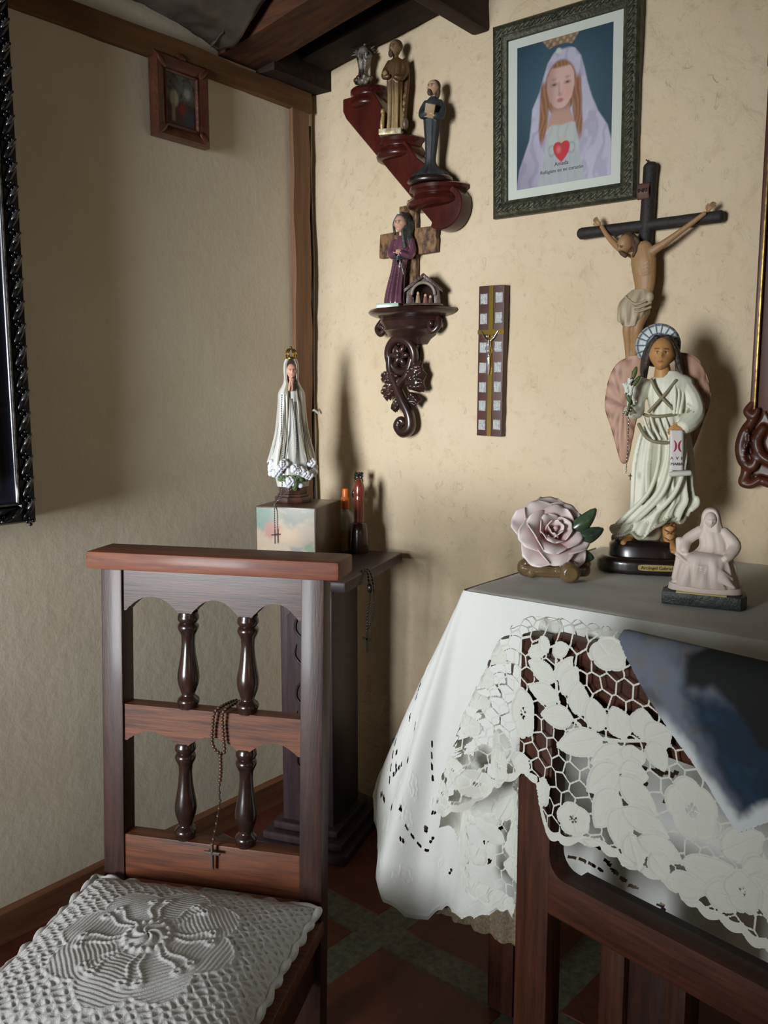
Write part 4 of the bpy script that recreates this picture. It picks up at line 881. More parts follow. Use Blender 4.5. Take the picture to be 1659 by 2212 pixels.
g.ell((-0.003, -0.032, zc - 0.012), (0.004, 0.004, 0.0055)); obj('silver_figure', fuse(g, 0.0009, 1, 'silver_figure'), 'silver2', pl)

# ---- carved mahogany mirror frame at the right edge
M['mirror_wood'] = mat('glossy_mahogany_carving', S(58, 26, 16), 0.42, col2=S(84, 42, 24), nscale=14, coat=.08, spec=.35)
M['mirror_glass'] = mat('dark_mirror_glass', S(44, 30, 26), 0.4, spec=.3)
mf = thing('carved_mirror', 'glossy mahogany mirror with carved scroll corner at the right edge', 'mirror', (1.318, -0.012, 1.075))
obj('side_moulding', G().box((0.0, -0.026, 0.155), (0.012, 0.0, 0.90)).box((0.012, -0.016, 0.155), (0.07, 0.0, 0.90)), 'mirror_wood', mf, bevel=0.003)
obj('side_moulding', G().box((0.54, -0.026, -0.01), (0.60, 0.0, 0.90)), 'mirror_wood', mf, bevel=0.003)
obj('top_moulding', G().box((-0.004, -0.026, 0.865), (0.60, 0.0, 0.915)), 'mirror_wood', mf, bevel=0.004)
obj('bottom_moulding', G().box((0.38, -0.022, -0.012), (0.56, 0.0, 0.06)), 'mirror_wood', mf, bevel=0.004)
obj('gilt_edge', G().box((0.008, -0.030, 0.16), (0.013, -0.02, 0.90)), 'gold', mf, bevel=0.001)
obj('glass', G().box((0.03, -0.010, 0.06), (0.55, 0.0, 0.90)), 'mirror_glass', mf)
g = G(); tb_ = lambda p, r: g.tube(spline([(x, y, z) for x, z, y in p], 40), np.interp(np.linspace(0, 1, 40), np.linspace(0, 1, len(r)), r), 10)
tb_([(0.006, 0.175, -.02), (-0.004, 0.155, -.024), (0.010, 0.145, -.026), (0.018, 0.16, -.026)], [.007, .010, .010, .006])
tb_([(0.016, 0.150, -.02), (-0.004, 0.115, -.026), (-0.012, 0.08, -.028), (-0.006, 0.048, -.028), (0.012, 0.034, -.028), (0.02, 0.05, -.028), (0.012, 0.062, -.028)], [.008, .013, .014, .013, .011, .009, .006])
tb_([(-0.004, 0.05, -.02), (0.0, 0.02, -.024), (-0.006, 0.0, -.024), (0.012, -0.004, -.024), (0.03, 0.008, -.024)], [.010, .012, .010, .010, .010])
tb_([(0.028, 0.006, -.02), (0.07, -0.004, -.026), (0.12, -0.018, -.026), (0.2, -0.012, -.026), (0.4, -0.004, -.026)], [.010, .012, .014, .014, .012])
tb_([(0.03, 0.12, -.018), (0.018, 0.09, -.022), (0.03, 0.06, -.024), (0.06, 0.045, -.024), (0.12, 0.03, -.02)], [.010, .013, .013, .012, .008])
for k in range(7): g.ell((0.002 + 0.004 * math.sin(k), -0.038, 0.115 - k * 0.011), (0.0042,) * 3, nu=6, nv=8)
g.prism([(0.0, 0.16), (0.03, 0.16), (0.06, 0.10), (0.4, 0.06), (0.4, -0.005), (0.1, -0.012), (0.03, 0.01), (0.0, 0.02), (-0.004, 0.09)], -0.016, 0.0)
obj('carved_corner', fuse(g, 0.0028, 2, 'carved_corner'), 'mirror_wood', mf)
# ================================================================ FIGURE KIT
def rot(yaw=0, pitch=0, roll=0):
    return npa((Matrix.Rotation(yaw, 3, 'Z') @ Matrix.Rotation(pitch, 3, 'X') @ Matrix.Rotation(roll, 3, 'Y')))
def head(g, c, h, skin, yaw=0, pitch=0, roll=0, lip=None, brow=None, eye=True, nu=30, nv=40):
    """sculpted face (front = -y): nose, brows, sockets, lips, chin, ears; painted eyes"""
    skin = npa(skin); lip = npa(lip or S(150, 80, 70)); brow = npa(brow or S(60, 40, 30))
    th_ = np.linspace(0, PI, nu)[1:-1]; ph = np.linspace(0, 2 * PI, nv, endpoint=False) - PI / 2
    X = (np.sin(th_)[:, None] * np.cos(ph)).ravel(); Y = (np.sin(th_)[:, None] * np.sin(ph)).ravel(); Zz = (np.cos(th_)[:, None] * np.ones(nv)).ravel()
    X = np.r_[X, 0, 0]; Y = np.r_[Y, 0, 0]; Zz = np.r_[Zz, 1, -1]; fr_ = smoothstep(0.1, -.5, Y); ex = lambda a, w_: np.exp(-(a / w_) ** 2)
    y2 = Y - .24 * ex(X, .12 + .05 * smoothstep(.1, -.2, Zz)) * ex(Zz + .14, .17) * fr_ * (Zz > -.34) - .05 * ex(X, .1) * ex(Zz - .12, .2) * fr_
    y2 += .10 * (ex(np.abs(X) - .33, .16) * ex(Zz - .07, .10)) * fr_; y2 -= .05 * ex(Zz - .24, .08) * ex(X, .5) * fr_; y2 -= .07 * ex(Zz + .46, .055) * ex(X, .19) * fr_; y2 += .04 * ex(Zz + .60, .05) * ex(X, .2) * fr_; y2 -= .10 * ex(Zz + .80, .14) * ex(X, .24) * fr_
    x2 = X * (1 - .30 * smoothstep(-.1, -1, Zz)) + np.sign(X) * .05 * ex(Zz + .02, .16) * ex(np.abs(X) - 1, .2)
    cc = np.tile(skin, (len(X), 1))
    def put(k, col): 
        nonlocal cc
        cc = cc * (1 - k[:, None]) + npa(col) * k[:, None]
    put(.35 * ex(np.abs(X) - .45, .15) * ex(Zz + .25, .14) * fr_, lip); put(.8 * smoothstep(.06, .04, np.abs(Zz + .46)) * smoothstep(.24, .17, np.abs(X)) * (fr_ > .5), lip)
    if eye:
        e = np.hypot((np.abs(X) - .33) / 1.9, Zz - .06); put(.75 * smoothstep(.07, .05, e) * (Y < 0), S(190, 176, 156)); put(smoothstep(.085, .06, np.hypot(np.abs(X) - .33, Zz - .06)) * (Y < 0), S(30, 20, 16))
        put(.8 * smoothstep(.05, .03, np.abs(Zz - .135 + .25 * (np.abs(X) - .33) ** 2)) * smoothstep(.22, .18, np.abs(np.abs(X) - .33)) * (Y < 0) * .8, brow)
    put(.85 * smoothstep(.05, .03, np.abs(Zz - .26 + .5 * (np.abs(X) - .34) ** 2)) * smoothstep(.24, .2, np.abs(np.abs(X) - .34)) * (Y < 0), brow)
    R = rot(yaw, pitch, roll); r = h / 2
    p = np.stack([x2 * .76 * r, y2 * .88 * r, Zz * r], -1) @ R.T + npa(c); k = nu - 2; f = []
    for i in range(k - 1):
        for j in range(nv): a = i * nv + j; b = i * nv + (j + 1) % nv; f.append((a, a + nv, b + nv, b))
    for j in range(nv): f.append((j, (j + 1) % nv, k * nv)); a = (k - 1) * nv; f.append((a + (j + 1) % nv, a + j, k * nv + 1))
    return g.add(p, f, cc)
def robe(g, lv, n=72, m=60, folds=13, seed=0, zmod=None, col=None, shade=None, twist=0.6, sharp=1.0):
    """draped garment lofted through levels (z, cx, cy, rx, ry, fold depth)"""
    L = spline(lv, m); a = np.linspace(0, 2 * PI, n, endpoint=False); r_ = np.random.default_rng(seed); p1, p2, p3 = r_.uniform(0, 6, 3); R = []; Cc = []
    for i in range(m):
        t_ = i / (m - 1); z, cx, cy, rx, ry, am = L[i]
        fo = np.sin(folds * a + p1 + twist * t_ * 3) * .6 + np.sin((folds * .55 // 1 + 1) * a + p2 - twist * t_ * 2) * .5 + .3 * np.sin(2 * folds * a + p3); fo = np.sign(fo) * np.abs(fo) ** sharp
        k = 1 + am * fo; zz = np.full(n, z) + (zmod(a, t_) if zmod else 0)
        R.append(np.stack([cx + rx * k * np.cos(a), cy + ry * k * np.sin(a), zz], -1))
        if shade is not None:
            c0, c1 = npa(col), npa(shade); w_ = smoothstep(.1, -.8, fo) * min(1, am * 9); Cc.append(c0[None] * (1 - w_[:, None]) + c1[None] * w_[:, None])  # fold shading painted into the colour, darker in the valleys
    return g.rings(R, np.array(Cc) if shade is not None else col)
def hand(g, wrist, d, up, s, col, curl=0.5, side=1):
    """palm, four unequal bent fingers and a thumb; d = pointing direction, up = back of the hand"""
    w_, d, up = npa(wrist), npa(d) / np.linalg.norm(d), npa(up); up = up - d * (up @ d); up /= np.linalg.norm(up); sd = np.cross(d, up) * side
    R = np.stack([d, sd, up], -1); g.ell(w_ + d * .42 * s, (1, 1, 1), R=R * npa([.48 * s, .36 * s, .17 * s]), nu=9, nv=12, col=col)
    for k, ln in enumerate((.78, .92, .88, .68)):
        b = w_ + d * .78 * s + sd * (k - 1.5) * .2 * s; c1 = math.cos(curl); s1 = math.sin(curl); m_ = b + (d * c1 - up * s1) * ln * .5 * s; e = m_ + (d * math.cos(2.1 * curl) - up * math.sin(2.1 * curl)) * ln * .45 * s
        g.tube([b - d * .1 * s, b, m_, e], [.10 * s, .105 * s, .095 * s, .075 * s], 8, col)
    b = w_ + d * .25 * s - sd * .3 * s; g.tube([b, b + (d * .6 - sd * .6) * .35 * s, b + (d * .95 - sd * .45 - up * .4 * curl) * .62 * s], [.13 * s, .11 * s, .085 * s], 8, col)
    return g
def arm(g, pts, rad, col=None, n=12): return g.tube(spline(pts, 14), np.interp(np.linspace(0, 1, 14), np.linspace(0, 1, len(rad)), rad), n, col)
class T:
    """tracing frame of one statue: local x right, z up, from photo units"""
    def __init__(s, x0, z0, kx, kz, lean=0.0, slope=0.0): s.a = (x0, z0, kx, kz, lean, slope)
    def __call__(s, x, z, y=0.0):
        x0, z0, kx, kz, ln, sl = s.a; z1 = z - sl * (x - x0) if x else z; return ((x - x0 - (ln * (z0 - z) if z else 0)) * kx, y, (z0 - z1) * kz)
def flatwing(g, out, y0, y1, th_, col, col2, ribs=16):
    """wing: closed outline turned into a curved, feather-ribbed slab"""
    o = npa(out); n = len(o); c = o.mean(0); R = []; C = []; a = np.arange(n)
    sm = spline(np.vstack([o, o[:1]]).tolist() if False else [(p[0], 0, p[1]) for p in np.vstack([o, o[:1]])], 90)[:-1]
    P2 = sm[:, [0, 2]]; lo, hi = P2[:, 1].min(), P2[:, 1].max(); c = P2.mean(0)
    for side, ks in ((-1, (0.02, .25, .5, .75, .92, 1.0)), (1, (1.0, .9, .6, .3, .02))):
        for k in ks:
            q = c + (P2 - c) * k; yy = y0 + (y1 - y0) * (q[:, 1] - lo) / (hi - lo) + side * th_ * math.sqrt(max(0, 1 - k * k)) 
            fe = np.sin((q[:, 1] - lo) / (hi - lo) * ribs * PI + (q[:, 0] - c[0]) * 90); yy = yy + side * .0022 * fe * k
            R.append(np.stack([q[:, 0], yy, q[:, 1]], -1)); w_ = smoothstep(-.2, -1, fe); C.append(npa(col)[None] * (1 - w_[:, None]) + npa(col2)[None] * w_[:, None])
    return g.rings(R, np.array(C))

# ---------------------------------------------------------------- painted box on the pedestal
BZ = 0.81
def box_paint(U, V):
    C = np.zeros(U.shape + (3,)); n = nzg(U, V, 4, 5); n2_ = nzg(U, V, 11, 7); C[:] = npa(S(176, 150, 116))[:3]
    C = lay(C, smoothstep(.45, .75, V + .15 * n) * smoothstep(.45, .2, U), S(72, 116, 92)); C = lay(C, smoothstep(.6, .85, V + .2 * n) * smoothstep(.2, .5, U), S(112, 112, 84))
    C = lay(C, soft(np.hypot(U - .27, (V - .58)) - .15 + .05 * n2_, .06), S(168, 88, 60)); C = lay(C, soft(np.hypot((U - .58) * .7, V - .5) - .12 + .06 * n2_, .08) * .8, S(206, 168, 118))
    C = lay(C, soft(np.maximum(np.abs(U - .69) - .1, V - .28), .05), S(98, 92, 84)); C = lay(C, soft(np.hypot((U - .92), (V - .18) * .6) - .12 + .05 * n2_, .06), S(84, 118, 62)); C = lay(C, soft(np.hypot(U - .55, V - .82) - .08, .06) * .7, S(96, 96, 78))
    return lay(C, smoothstep(.2, .7, n2_) * .2, S(212, 190, 150)) * .66
ba = math.radians(21.5); bx_ = thing('painted_box', 'square wooden box painted with a loose landscape under the crowned statue', 'box', (0.137, -0.398, BZ), ba)
M['box_side'] = mat('dark_varnished_box_side', S(62, 48, 34), 0.4, col2=S(96, 66, 40), nscale=14, coat=.3)
obj('body', G().box((0, 0, 0), (0.178, 0.20, 0.155)), 'box_side', bx_, bevel=0.004)
g = paint_grid(0.170, 0.147, 70, 60, box_paint, -0.0012); o = obj('painted_front', g, 'vgloss', bx_, fixn=False); o.location = (0.089, 0, 0.0775)
# ---------------------------------------------------------------- crowned white statue
fx, fy, fz0 = 0.152, -0.266, BZ + 0.155
F = thing('crowned_statue', 'white crowned lady statue with praying hands standing on the painted box', 'statue', (fx, fy, fz0), face_cam(fx, fy) + 0.12)
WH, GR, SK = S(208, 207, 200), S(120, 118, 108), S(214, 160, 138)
M['statue_brown'] = mat('brown_varnished_base', S(56, 34, 28), 0.35, col2=S(84, 52, 42), nscale=20, coat=.4)
octo = lambda r: [(r * math.cos(PI / 8 + k * PI / 4) * 1.15, r * math.sin(PI / 8 + k * PI / 4)) for k in range(8)]
b_ = obj('base', G().prism(octo(.047), 0, .016, 'xy').prism(octo(.040), .016, .024, 'xy').prism(octo(.036), .024, .05, 'xy'), 'statue_brown', F, bevel=.002)
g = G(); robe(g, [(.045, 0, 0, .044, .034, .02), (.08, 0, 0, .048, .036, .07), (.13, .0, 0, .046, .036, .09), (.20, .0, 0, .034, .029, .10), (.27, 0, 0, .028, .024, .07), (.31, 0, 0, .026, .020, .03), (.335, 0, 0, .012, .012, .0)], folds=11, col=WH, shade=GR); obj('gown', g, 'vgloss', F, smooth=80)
g = G()                                                          # mantle: open in front, falls from the crown of the head
n, m_ = 60, 70; lv = spline([(.098, 0, .004, .066, .046, .09), (.14, 0, .004, .056, .042, .10), (.20, 0, .004, .042, .036, .10), (.27, 0, .003, .036, .030, .06), (.305, 0, .002, .034, .026, .03), (.328, 0, .002, .022, .02, .01), (.345, 0, .002, .0175, .018, 0), (.375, 0, .002, .0185, .0195, 0), (.395, 0, .002, .015, .016, 0), (.404, 0, .002, .005, .006, 0)], m_)
P = np.zeros((m_, n, 3)); Cc = np.zeros((m_, n, 4))
for i in range(m_):
    z, cx, cy, rx, ry, am = lv[i]; op = np.interp(z, [.09, .2, .3, .33, .345, .385, .395, .41], [.55, .42, .35, .45, .75, .75, .5, 0])
    a = np.linspace(-PI / 2 + op, 3 * PI / 2 - op, n); fo = np.sin(7 * a + 1) * .6 + .4 * np.sin(13 * a + z * 12); k = 1 + am * fo
    zz = z - (.016 * np.cos(3 * a) * smoothstep(.16, .098, z)); P[i] = np.stack([cx + rx * k * np.cos(a), cy + ry * k * np.sin(a), zz], -1)
    ed = np.minimum(np.arange(n), n - 1 - np.arange(n)); w_ = np.clip(smoothstep(0, -.8, fo) * am * 9, 0, 1); w_ = np.maximum(w_, (ed < 4) * .85); Cc[i] = npa(WH) * (1 - w_[:, None]) + npa(S(122, 114, 92)) * w_[:, None]  # mantle valleys carry painted fold shading; edge columns are the border trim
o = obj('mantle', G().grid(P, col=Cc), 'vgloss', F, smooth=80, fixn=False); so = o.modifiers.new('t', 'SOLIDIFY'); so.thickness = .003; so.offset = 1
g = G(); AN = S(128, 120, 96)
for sx in (-1, 1):
    g.tube(spline([(sx * .012, -.024, .318), (sx * .015, -.033, .27), (sx * .017, -.037, .21), (sx * .026, -.042, .15), (sx * .034, -.044, .112)], 24), .0014, 6, AN)
    for k in range(5): g.tube(spline([(sx * (.022 + .003 * k), -.022 + .003 * k, .29 - .01 * k), (sx * (.025 + .004 * k), -.031 + .004 * k, .21), (sx * (.036 + .006 * k), -.038 + .006 * k, .12)], 14), .0009, 5, S(150, 146, 134))
g.tube(spline([(-.004, -.026, .29), (0, -.035, .22), (.003, -.040, .14), (0, -.040, .09)], 14), .0012, 6, AN); obj('gilt_folds', g, 'vgloss', F, smooth=80)
g = G(); head(g, (0, -.004, .366), .042, SK, yaw=.0); g.tube([(0, 0, .335), (0, -.001, .35)], .009, 10, SK); obj('face', g, 'vcol', F, smooth=80)
g = G()
for sx in (-1, 1): hand(g, (sx * .0035 - .006, -.026, .312), (0.02, -.25, 1), (sx, 0, .1), .020, SK, .12, sx)
obj('praying_hands', g, 'vcol', F, smooth=80)
g = G(); g.lathe([(.0135, 0), (.0145, .002), (.0145, .007), (.0135, .008)], (0, 0, .398), 24)
for k in range(6):
    a = k * PI / 3; g.tube([(.013 * math.cos(a), .013 * math.sin(a), .405), (.016 * math.cos(a), .016 * math.sin(a), .416), (.009 * math.cos(a), .009 * math.sin(a), .426), (0, 0, .428)], .0022, 7); g.ell((.0145 * math.cos(a), .0145 * math.sin(a), .41), (.003,) * 3, nu=6, nv=8)
g.ell((0, 0, .431), (.004,) * 3, nu=7, nv=9); obj('crown', g, 'gold', F, smooth=60)
# white cloth flowers and leaves around the feet
fl_ = thing('white_flower_posy', 'posy of white cloth flowers and green leaves at the foot of the crowned statue', 'flowers', (fx, fy, fz0), F.rotation_euler[2])
M['petal'] = mat('white_cloth_petal', S(226, 228, 234), .8); M['leaf_green'] = mat('green_cloth_leaf', S(70, 92, 52), .8, col2=S(104, 126, 78), nscale=40)
fr2 = random.Random(5)
for k in range(15):
    a = -PI / 2 + (k - 7) * .26; z = .084 + .014 * (k % 3) - (.02 if k in (8, 10, 6) else 0); c = (.058 * math.cos(a), .05 * math.sin(a), z); g = G()
    for q in range(5): g.ell((c[0] + .007 * math.cos(q * 1.256), c[1] - .004 + .003 * math.sin(q * 2), c[2] + .007 * math.sin(q * 1.256)), (.0075, .005, .0075), nu=7, nv=9)
    g.ell((c[0], c[1] - .008, c[2]), (.0045,) * 3, nu=6, nv=8); obj('flower', g, 'petal', fl_, smooth=80)
for k in range(3):
    c = (-.018 + .017 * k, -.046, .050 + .004 * (k % 2)); g = G(); g.ell(c, (.008, .006, .007), nu=8, nv=10); obj('flower', g, 'petal', fl_, smooth=80)
for k in range(12):
    a = -PI / 2 + (k - 5.5) * .17; g = G(); g.ell((.047 * math.cos(a), .045 * math.sin(a), .066 + .007 * (k % 2)), (.009, .004, .006), R=rot(0, .4, fr2.uniform(-1, 1)), nu=6, nv=8); obj('leaf', g, 'leaf_green', fl_, smooth=60)
g = G().tube([(0, -.045, .07), (.002, -.05, .055), (.0, -.046, .04)], .006, 8); obj('stem', g, 'leaf_green', fl_)
# silver chain rosary hanging down the statue and over the box
rs = thing('silver_rosary', 'fine grey rosary hanging down the crowned statue over the box front', 'rosary', (fx, fy, fz0), F.rotation_euler[2])
pth = spline([(-.030, -.032, .30), (-.033, -.038, .24), (-.034, -.05, .17), (-.036, -.062, .11), (-.037, -.066, .06), (-.04, -.062, .03), (-.052, -.076, .012), (-.062, -.098, .004), (-.064, -.112, -.012), (-.064, -.113, -.06)], 80)
pth2 = spline([(.004, -.026, .28), (.006, -.036, .22), (.008, -.046, .15), (.004, -.066, .09), (-.005, -.064, .05), (-.03, -.064, .03), (-.052, -.078, .010)], 60)
obj('chain', G().tube(pth, .0008, 5).tube(pth2, .0008, 5), 'bead_silver', rs)
g = beads(G(), pth, .0062, .0021); beads(g, pth2, .0062, .0021); obj('beads', g, 'bead_silver', rs, smooth=80)
obj('cross', mini_cross(.04, .02, .0016, -.06, -.064, -.114), 'bead_silver', rs)
# bottles behind the box
M['plastic'] = mat('translucent_white_plastic', S(186, 182, 168), .35, coat=.2); M['plastic'].node_tree.nodes['Principled BSDF'].inputs['Transmission Weight'].default_value = .25
M['orange'] = mat('orange_plastic', S(206, 104, 30), .35); M['yellow_liquid'] = mat('yellow_liquid', S(160, 124, 54), .3)
sb = thing('spray_bottle', 'white plastic bottle with an orange spray cap behind the painted box', 'bottle', (0.205, -0.100, BZ))
obj('body', G().lathe([(.028, 0), (.031, .004), (.031, .075), (.029, .098), (.022, .112), (.013, .118), (.012, .126)], n=28), 'plastic', sb, smooth=50)
obj('liquid_band', G().lathe([(.0313, .006), (.0316, .01), (.0316, .055), (.0313, .06)], n=28), 'yellow_liquid', sb, smooth=50)
obj('cap', G().lathe([(.013, .122), (.0145, .124), (.0145, .150), (.012, .156), (.0095, .158), (.0095, .178), (.008, .182)], n=24), 'orange', sb, smooth=35)
M['red_wood'] = mat('red_lacquered_wood', S(96, 36, 24), .25, col2=S(124, 54, 36), nscale=12, coat=.5)
rd = thing('red_wooden_figurine', 'red lacquered bullet-shaped figurine on a dark foot beside the bottle', 'figurine', (0.268, -0.112, BZ))
obj('foot', G().lathe([(.026, 0), (.028, .005), (.026, .06), (.022, .085), (.016, .09)], n=24), 'wood_black', rd, smooth=45)
obj('body', G().lathe([(.015, .09), (.0155, .13), (.016, .155), (.0165, .160), (.0150, .163), (.0160, .168), (.0155, .19), (.012, .205), (.006, .214), (.003, .217)], n=24), 'red_wood', rd, smooth=45)
bkf = thing('black_statuette', 'slim black statuette with curly head behind the orange-capped bottle', 'figurine', (0.228, -0.068, BZ))
g = G(); robe(g, [(0, 0, 0, .018, .016, .06), (.06, 0, 0, .013, .012, .09), (.13, 0, 0, .011, .010, .08), (.18, 0, 0, .013, .010, .04), (.20, 0, 0, .006, .006, 0)], folds=7, n=40, m=30); arm(g, [(.010, 0, .185), (.014, -.008, .16), (.004, -.012, .15)], [.005, .005, .004]); arm(g, [(-.010, 0, .185), (-.015, -.006, .162), (-.004, -.012, .156)], [.005, .005, .004])
obj('robe', fuse(g, .002, 1, 'robe'), 'bead_black', bkf)
g = G(); g.ell((0, 0, .215), (.0095, .011, .013))
for k in range(26): a = k * 2.4; r = .011; zz = .215 + .012 * math.cos(k * .35 + .3); g.ell((r * math.cos(a), r * math.sin(a) * .9 + .002, zz), (.0045,) * 3, nu=6, nv=7)
obj('curly_head', fuse(g, .0016, 1, 'curly_head'), 'bead_black', bkf)
# rosary hanging from the board's right edge
hr = thing('black_rosary', 'black beaded rosary with a cross hanging from the pedestal board', 'rosary', (0.4705, -0.325, 0.79))
p1 = spline([(-.016, 0, .024), (.004, 0, .022), (.009, 0, 0), (.010, .004, -.04), (.006, 0, -.08), (.004, 0, -.12), (.003, 0, -.135)], 40); p2 = spline([(-.018, .016, .024), (-.003, .016, .023), (.008, .016, 0), (.014, .016, -.05), (.013, .012, -.10), (.006, .004, -.125), (.003, 0, -.135)], 40)
obj('cord', G().tube(p1, .0008, 5).tube(p2, .0008, 5), 'string', hr); g = beads(G(), p1, .0085, .0034); beads(g, p2, .0085, .0030); g.ell((.010, .004, -.02), (.008, .008, .014)); obj('beads', g, 'bead_black', hr, smooth=80)
o = obj('cross', mini_cross(.058, .030, .0026, -.135, .003, 0), 'bead_black', hr)
# dark blue bag on the floor behind the cloth
M['navy'] = mat('dark_navy_fabric', S(22, 28, 44), .7, col2=S(36, 46, 66), nscale=20, bump=.3, bscale=60)
bg_ = thing('navy_bag', 'dark navy fabric bag standing on the floor behind the tablecloth', 'bag', (0.43, -0.075, 0.0), 0.0)
g = G(); P = []
for z, a, b in ((.012, .05, .032), (.04, .056, .036), (.12, .058, .034), (.19, .060, .024), (.235, .062, .012), (.238, .058, .008)):
    P.append([(a * np.sign(math.cos(t_)) * abs(math.cos(t_)) ** .5, b * np.sign(math.sin(t_)) * abs(math.sin(t_)) ** .5 + .004 * math.sin(z * 60 + t_ * 3), z + (.02 * abs(math.cos(t_)) ** 6 if z > .22 else 0)) for t_ in np.linspace(0, 2 * PI, 36, endpoint=False)])
obj('sack', g.rings(P), 'navy', bg_, smooth=60); obj('pale_foot', G().lathe([(.05, 0), (.06, .004), (.06, .014), (.052, .02)], n=30, sy=.66), 'lace', bg_, smooth=50)
# ================================================================ CRUCIFIX on the right wall
M['cross_black'] = mat('charred_black_wood', S(26, 22, 20), .7, col2=S(40, 34, 30), nscale=14, bump=.4, bscale=40)
cr = thing('crucifix', 'black wooden crucifix with a painted body hanging above the angel statue', 'crucifix', (1.062, -0.006, 1.653))
g = G()
def rough_beam(g, p0, p1, r, n=18):
    q = [npa(p0) + (npa(p1) - npa(p0)) * i / (n - 1) for i in range(n)]; g.tube(q, [r * (1 + .06 * fbm(i * .6, r * 100)) for i in range(n)], 10, flat=1); return g
obj('upright', rough_beam(G(), (0.006, -.016, .128), (-0.012, -.016, -.37), .0165), 'cross_black', cr, smooth=50)
obj('crossbar', rough_beam(G(), (-.160, -.018, 0), (.168, -.018, 0), .0135), 'cross_black', cr, smooth=50)
obj('hanging_wire', G().tube([(0.004, -.014, .128), (.0, -.012, .14), (-.008, -.010, .148)], .0016, 6).tube([(0.006, -.014, .128), (.012, -.012, .138)], .0016, 6), 'string', cr)
M['inri'] = mat('reddish_scroll_plate', S(92, 62, 54), .6)
g = G(); P = np.zeros((10, 6, 3))
for i in range(10):
    for j in range(6): v = i / 9; P[i, j] = (-.015 + .028 * j / 5 - .001, -.036 - .004 * math.cos((v - .5) * 5), .092 - .036 * v)
g.grid(P); sc_ = obj('title_scroll', g, 'inri', cr); sc_.modifiers.new('t', 'SOLIDIFY').thickness = .003
t_ = obj('lettering', text_mesh('INRI', .0125), mat('dark_letter', S(36, 24, 20), .8), sc_); t_.location = (-.002, -.0425, .074); t_.rotation_euler = (PI / 2, 0, 0)
q = T(1378, 491, .00112, .00103, .039, -.116)                                # body traced on the wall plane
FL, FLD = S(150, 114, 76), S(100, 68, 42); yb = -.046
g = G(); Q = lambda x, z, y=0: q(x, z, yb + y)
arm(g, [Q(1287, 494, .012), Q(1306, 520, .006), Q(1333, 545, 0), Q(1360, 556, 0)], [.0052, .0065, .0082, .011], FL); arm(g, [Q(1504, 469, .012), Q(1460, 506, .004), Q(1425, 534, 0), Q(1398, 552, 0)], [.0052, .0065, .0085, .012], FL)
g.tube(spline([Q(1380, 545), Q(1383, 570), Q(1385, 600), Q(1385, 630), Q(1376, 660), Q(1370, 690)], 20), np.interp(np.linspace(0, 1, 20), [0, .2, .45, .65, .85, 1], [.024, .030, .026, .0215, .028, .026]), 14, FL, flat=.62)
for k in range(4):
    for sx in (-1, 1): g.tube([Q(1384 + sx * 4, 578 + 8 * k, -.016), Q(1384 + sx * 14, 574 + 8 * k, -.015), Q(1384 + sx * 22, 572 + 8 * k, -.006)], .0022, 6, FL)
for dx, y in ((-9, 0.0), (11, 0.002)):
    arm(g, [Q(1371 + dx, 680, y), Q(1363 + dx, 716, y - .012), Q(1358 + dx * .8, 755, y), Q(1353 + dx * .5, 788, y + .006), Q(1353 + dx * .4, 806, y - .002)], [.0165, .0125, .0105, .0075, .006], FL)
g.tube([Q(1372, 535), Q(1378, 552)], .0085, 9, FL)
obj('body', fuse(g, .0022, 2, 'body'), 'vcol', cr)
for x, z, d in ((1284, 492, (-.6, -.3, .8)), (1508, 466, (.7, -.3, .7))): obj('hand', hand(G(), Q(x, z, .010), d, (0, -1, 0), .016, FL, .5), 'vcol', cr, smooth=80)
g = G(); head(g, Q(1350, 538, -.014), .046, FL, yaw=-.45, pitch=.45, roll=.35, brow=S(50, 34, 22)); obj('face', g, 'vcol', cr, smooth=80)
M['hair_brown'] = mat('carved_brown_hair', S(58, 38, 24), .6, col2=S(86, 60, 38), nscale=60, bump=.5, bscale=140)
g = G(); hc = npa(Q(1353, 529, -.006)); g.ell(hc, (.0215, .019, .020))
for k in range(22): a = k * 2.399; g.tube([hc + npa([.016 * math.cos(a), .008, .012 * math.sin(a)]), hc + npa([.021 * math.cos(a) + .006, -.006, .016 * math.sin(a) - .008])], [.005, .004], 6)
g.tube(spline([hc + npa([.014, -.004, -.006]), hc + npa([.022, -.006, -.022]), hc + npa([.016, -.010, -.038])], 8), [.008, .008, .008, .007, .006, .005, .004, .003], 8)
g.tube(spline([hc + npa([-.014, -.012, -.02]), hc + npa([-.004, -.022, -.030]), hc + npa([.004, -.020, -.036])], 8), .0055, 8)
obj('hair_and_beard', fuse(g, .0022, 1, 'hair_and_beard'), 'hair_brown', cr)
g = G(); robe(g, [(q(0, 708)[2], Q(1366, 0)[0], yb - .004, .030, .024, .10), (q(0, 690)[2], Q(1369, 0)[0], yb - .004, .035, .028, .09), (q(0, 665)[2], Q(1373, 0)[0], yb - .002, .037, .028, .07), (q(0, 645)[2], Q(1381, 0)[0], yb, .029, .022, .06), (q(0, 634)[2], Q(1384, 0)[0], yb, .022, .016, .02)], folds=9, m=30, col=S(166, 150, 124), shade=S(112, 94, 66), twist=2.5, zmod=lambda a, t_: .008 * np.sin(2 * a + 1) * (1 - t_))
for k in range(3): g.tube(spline([Q(1352 + 8 * k, 652 + 6 * k, -.02), Q(1378, 668 + 8 * k, -.030), Q(1404, 652 + 10 * k, -.016)], 12), .0032, 7, S(160, 144, 116))
g.ell(Q(1402, 650, -.016), (.009, .010, .012), col=S(170, 156, 130)); obj('loincloth', g, 'vcol', cr, smooth=80)

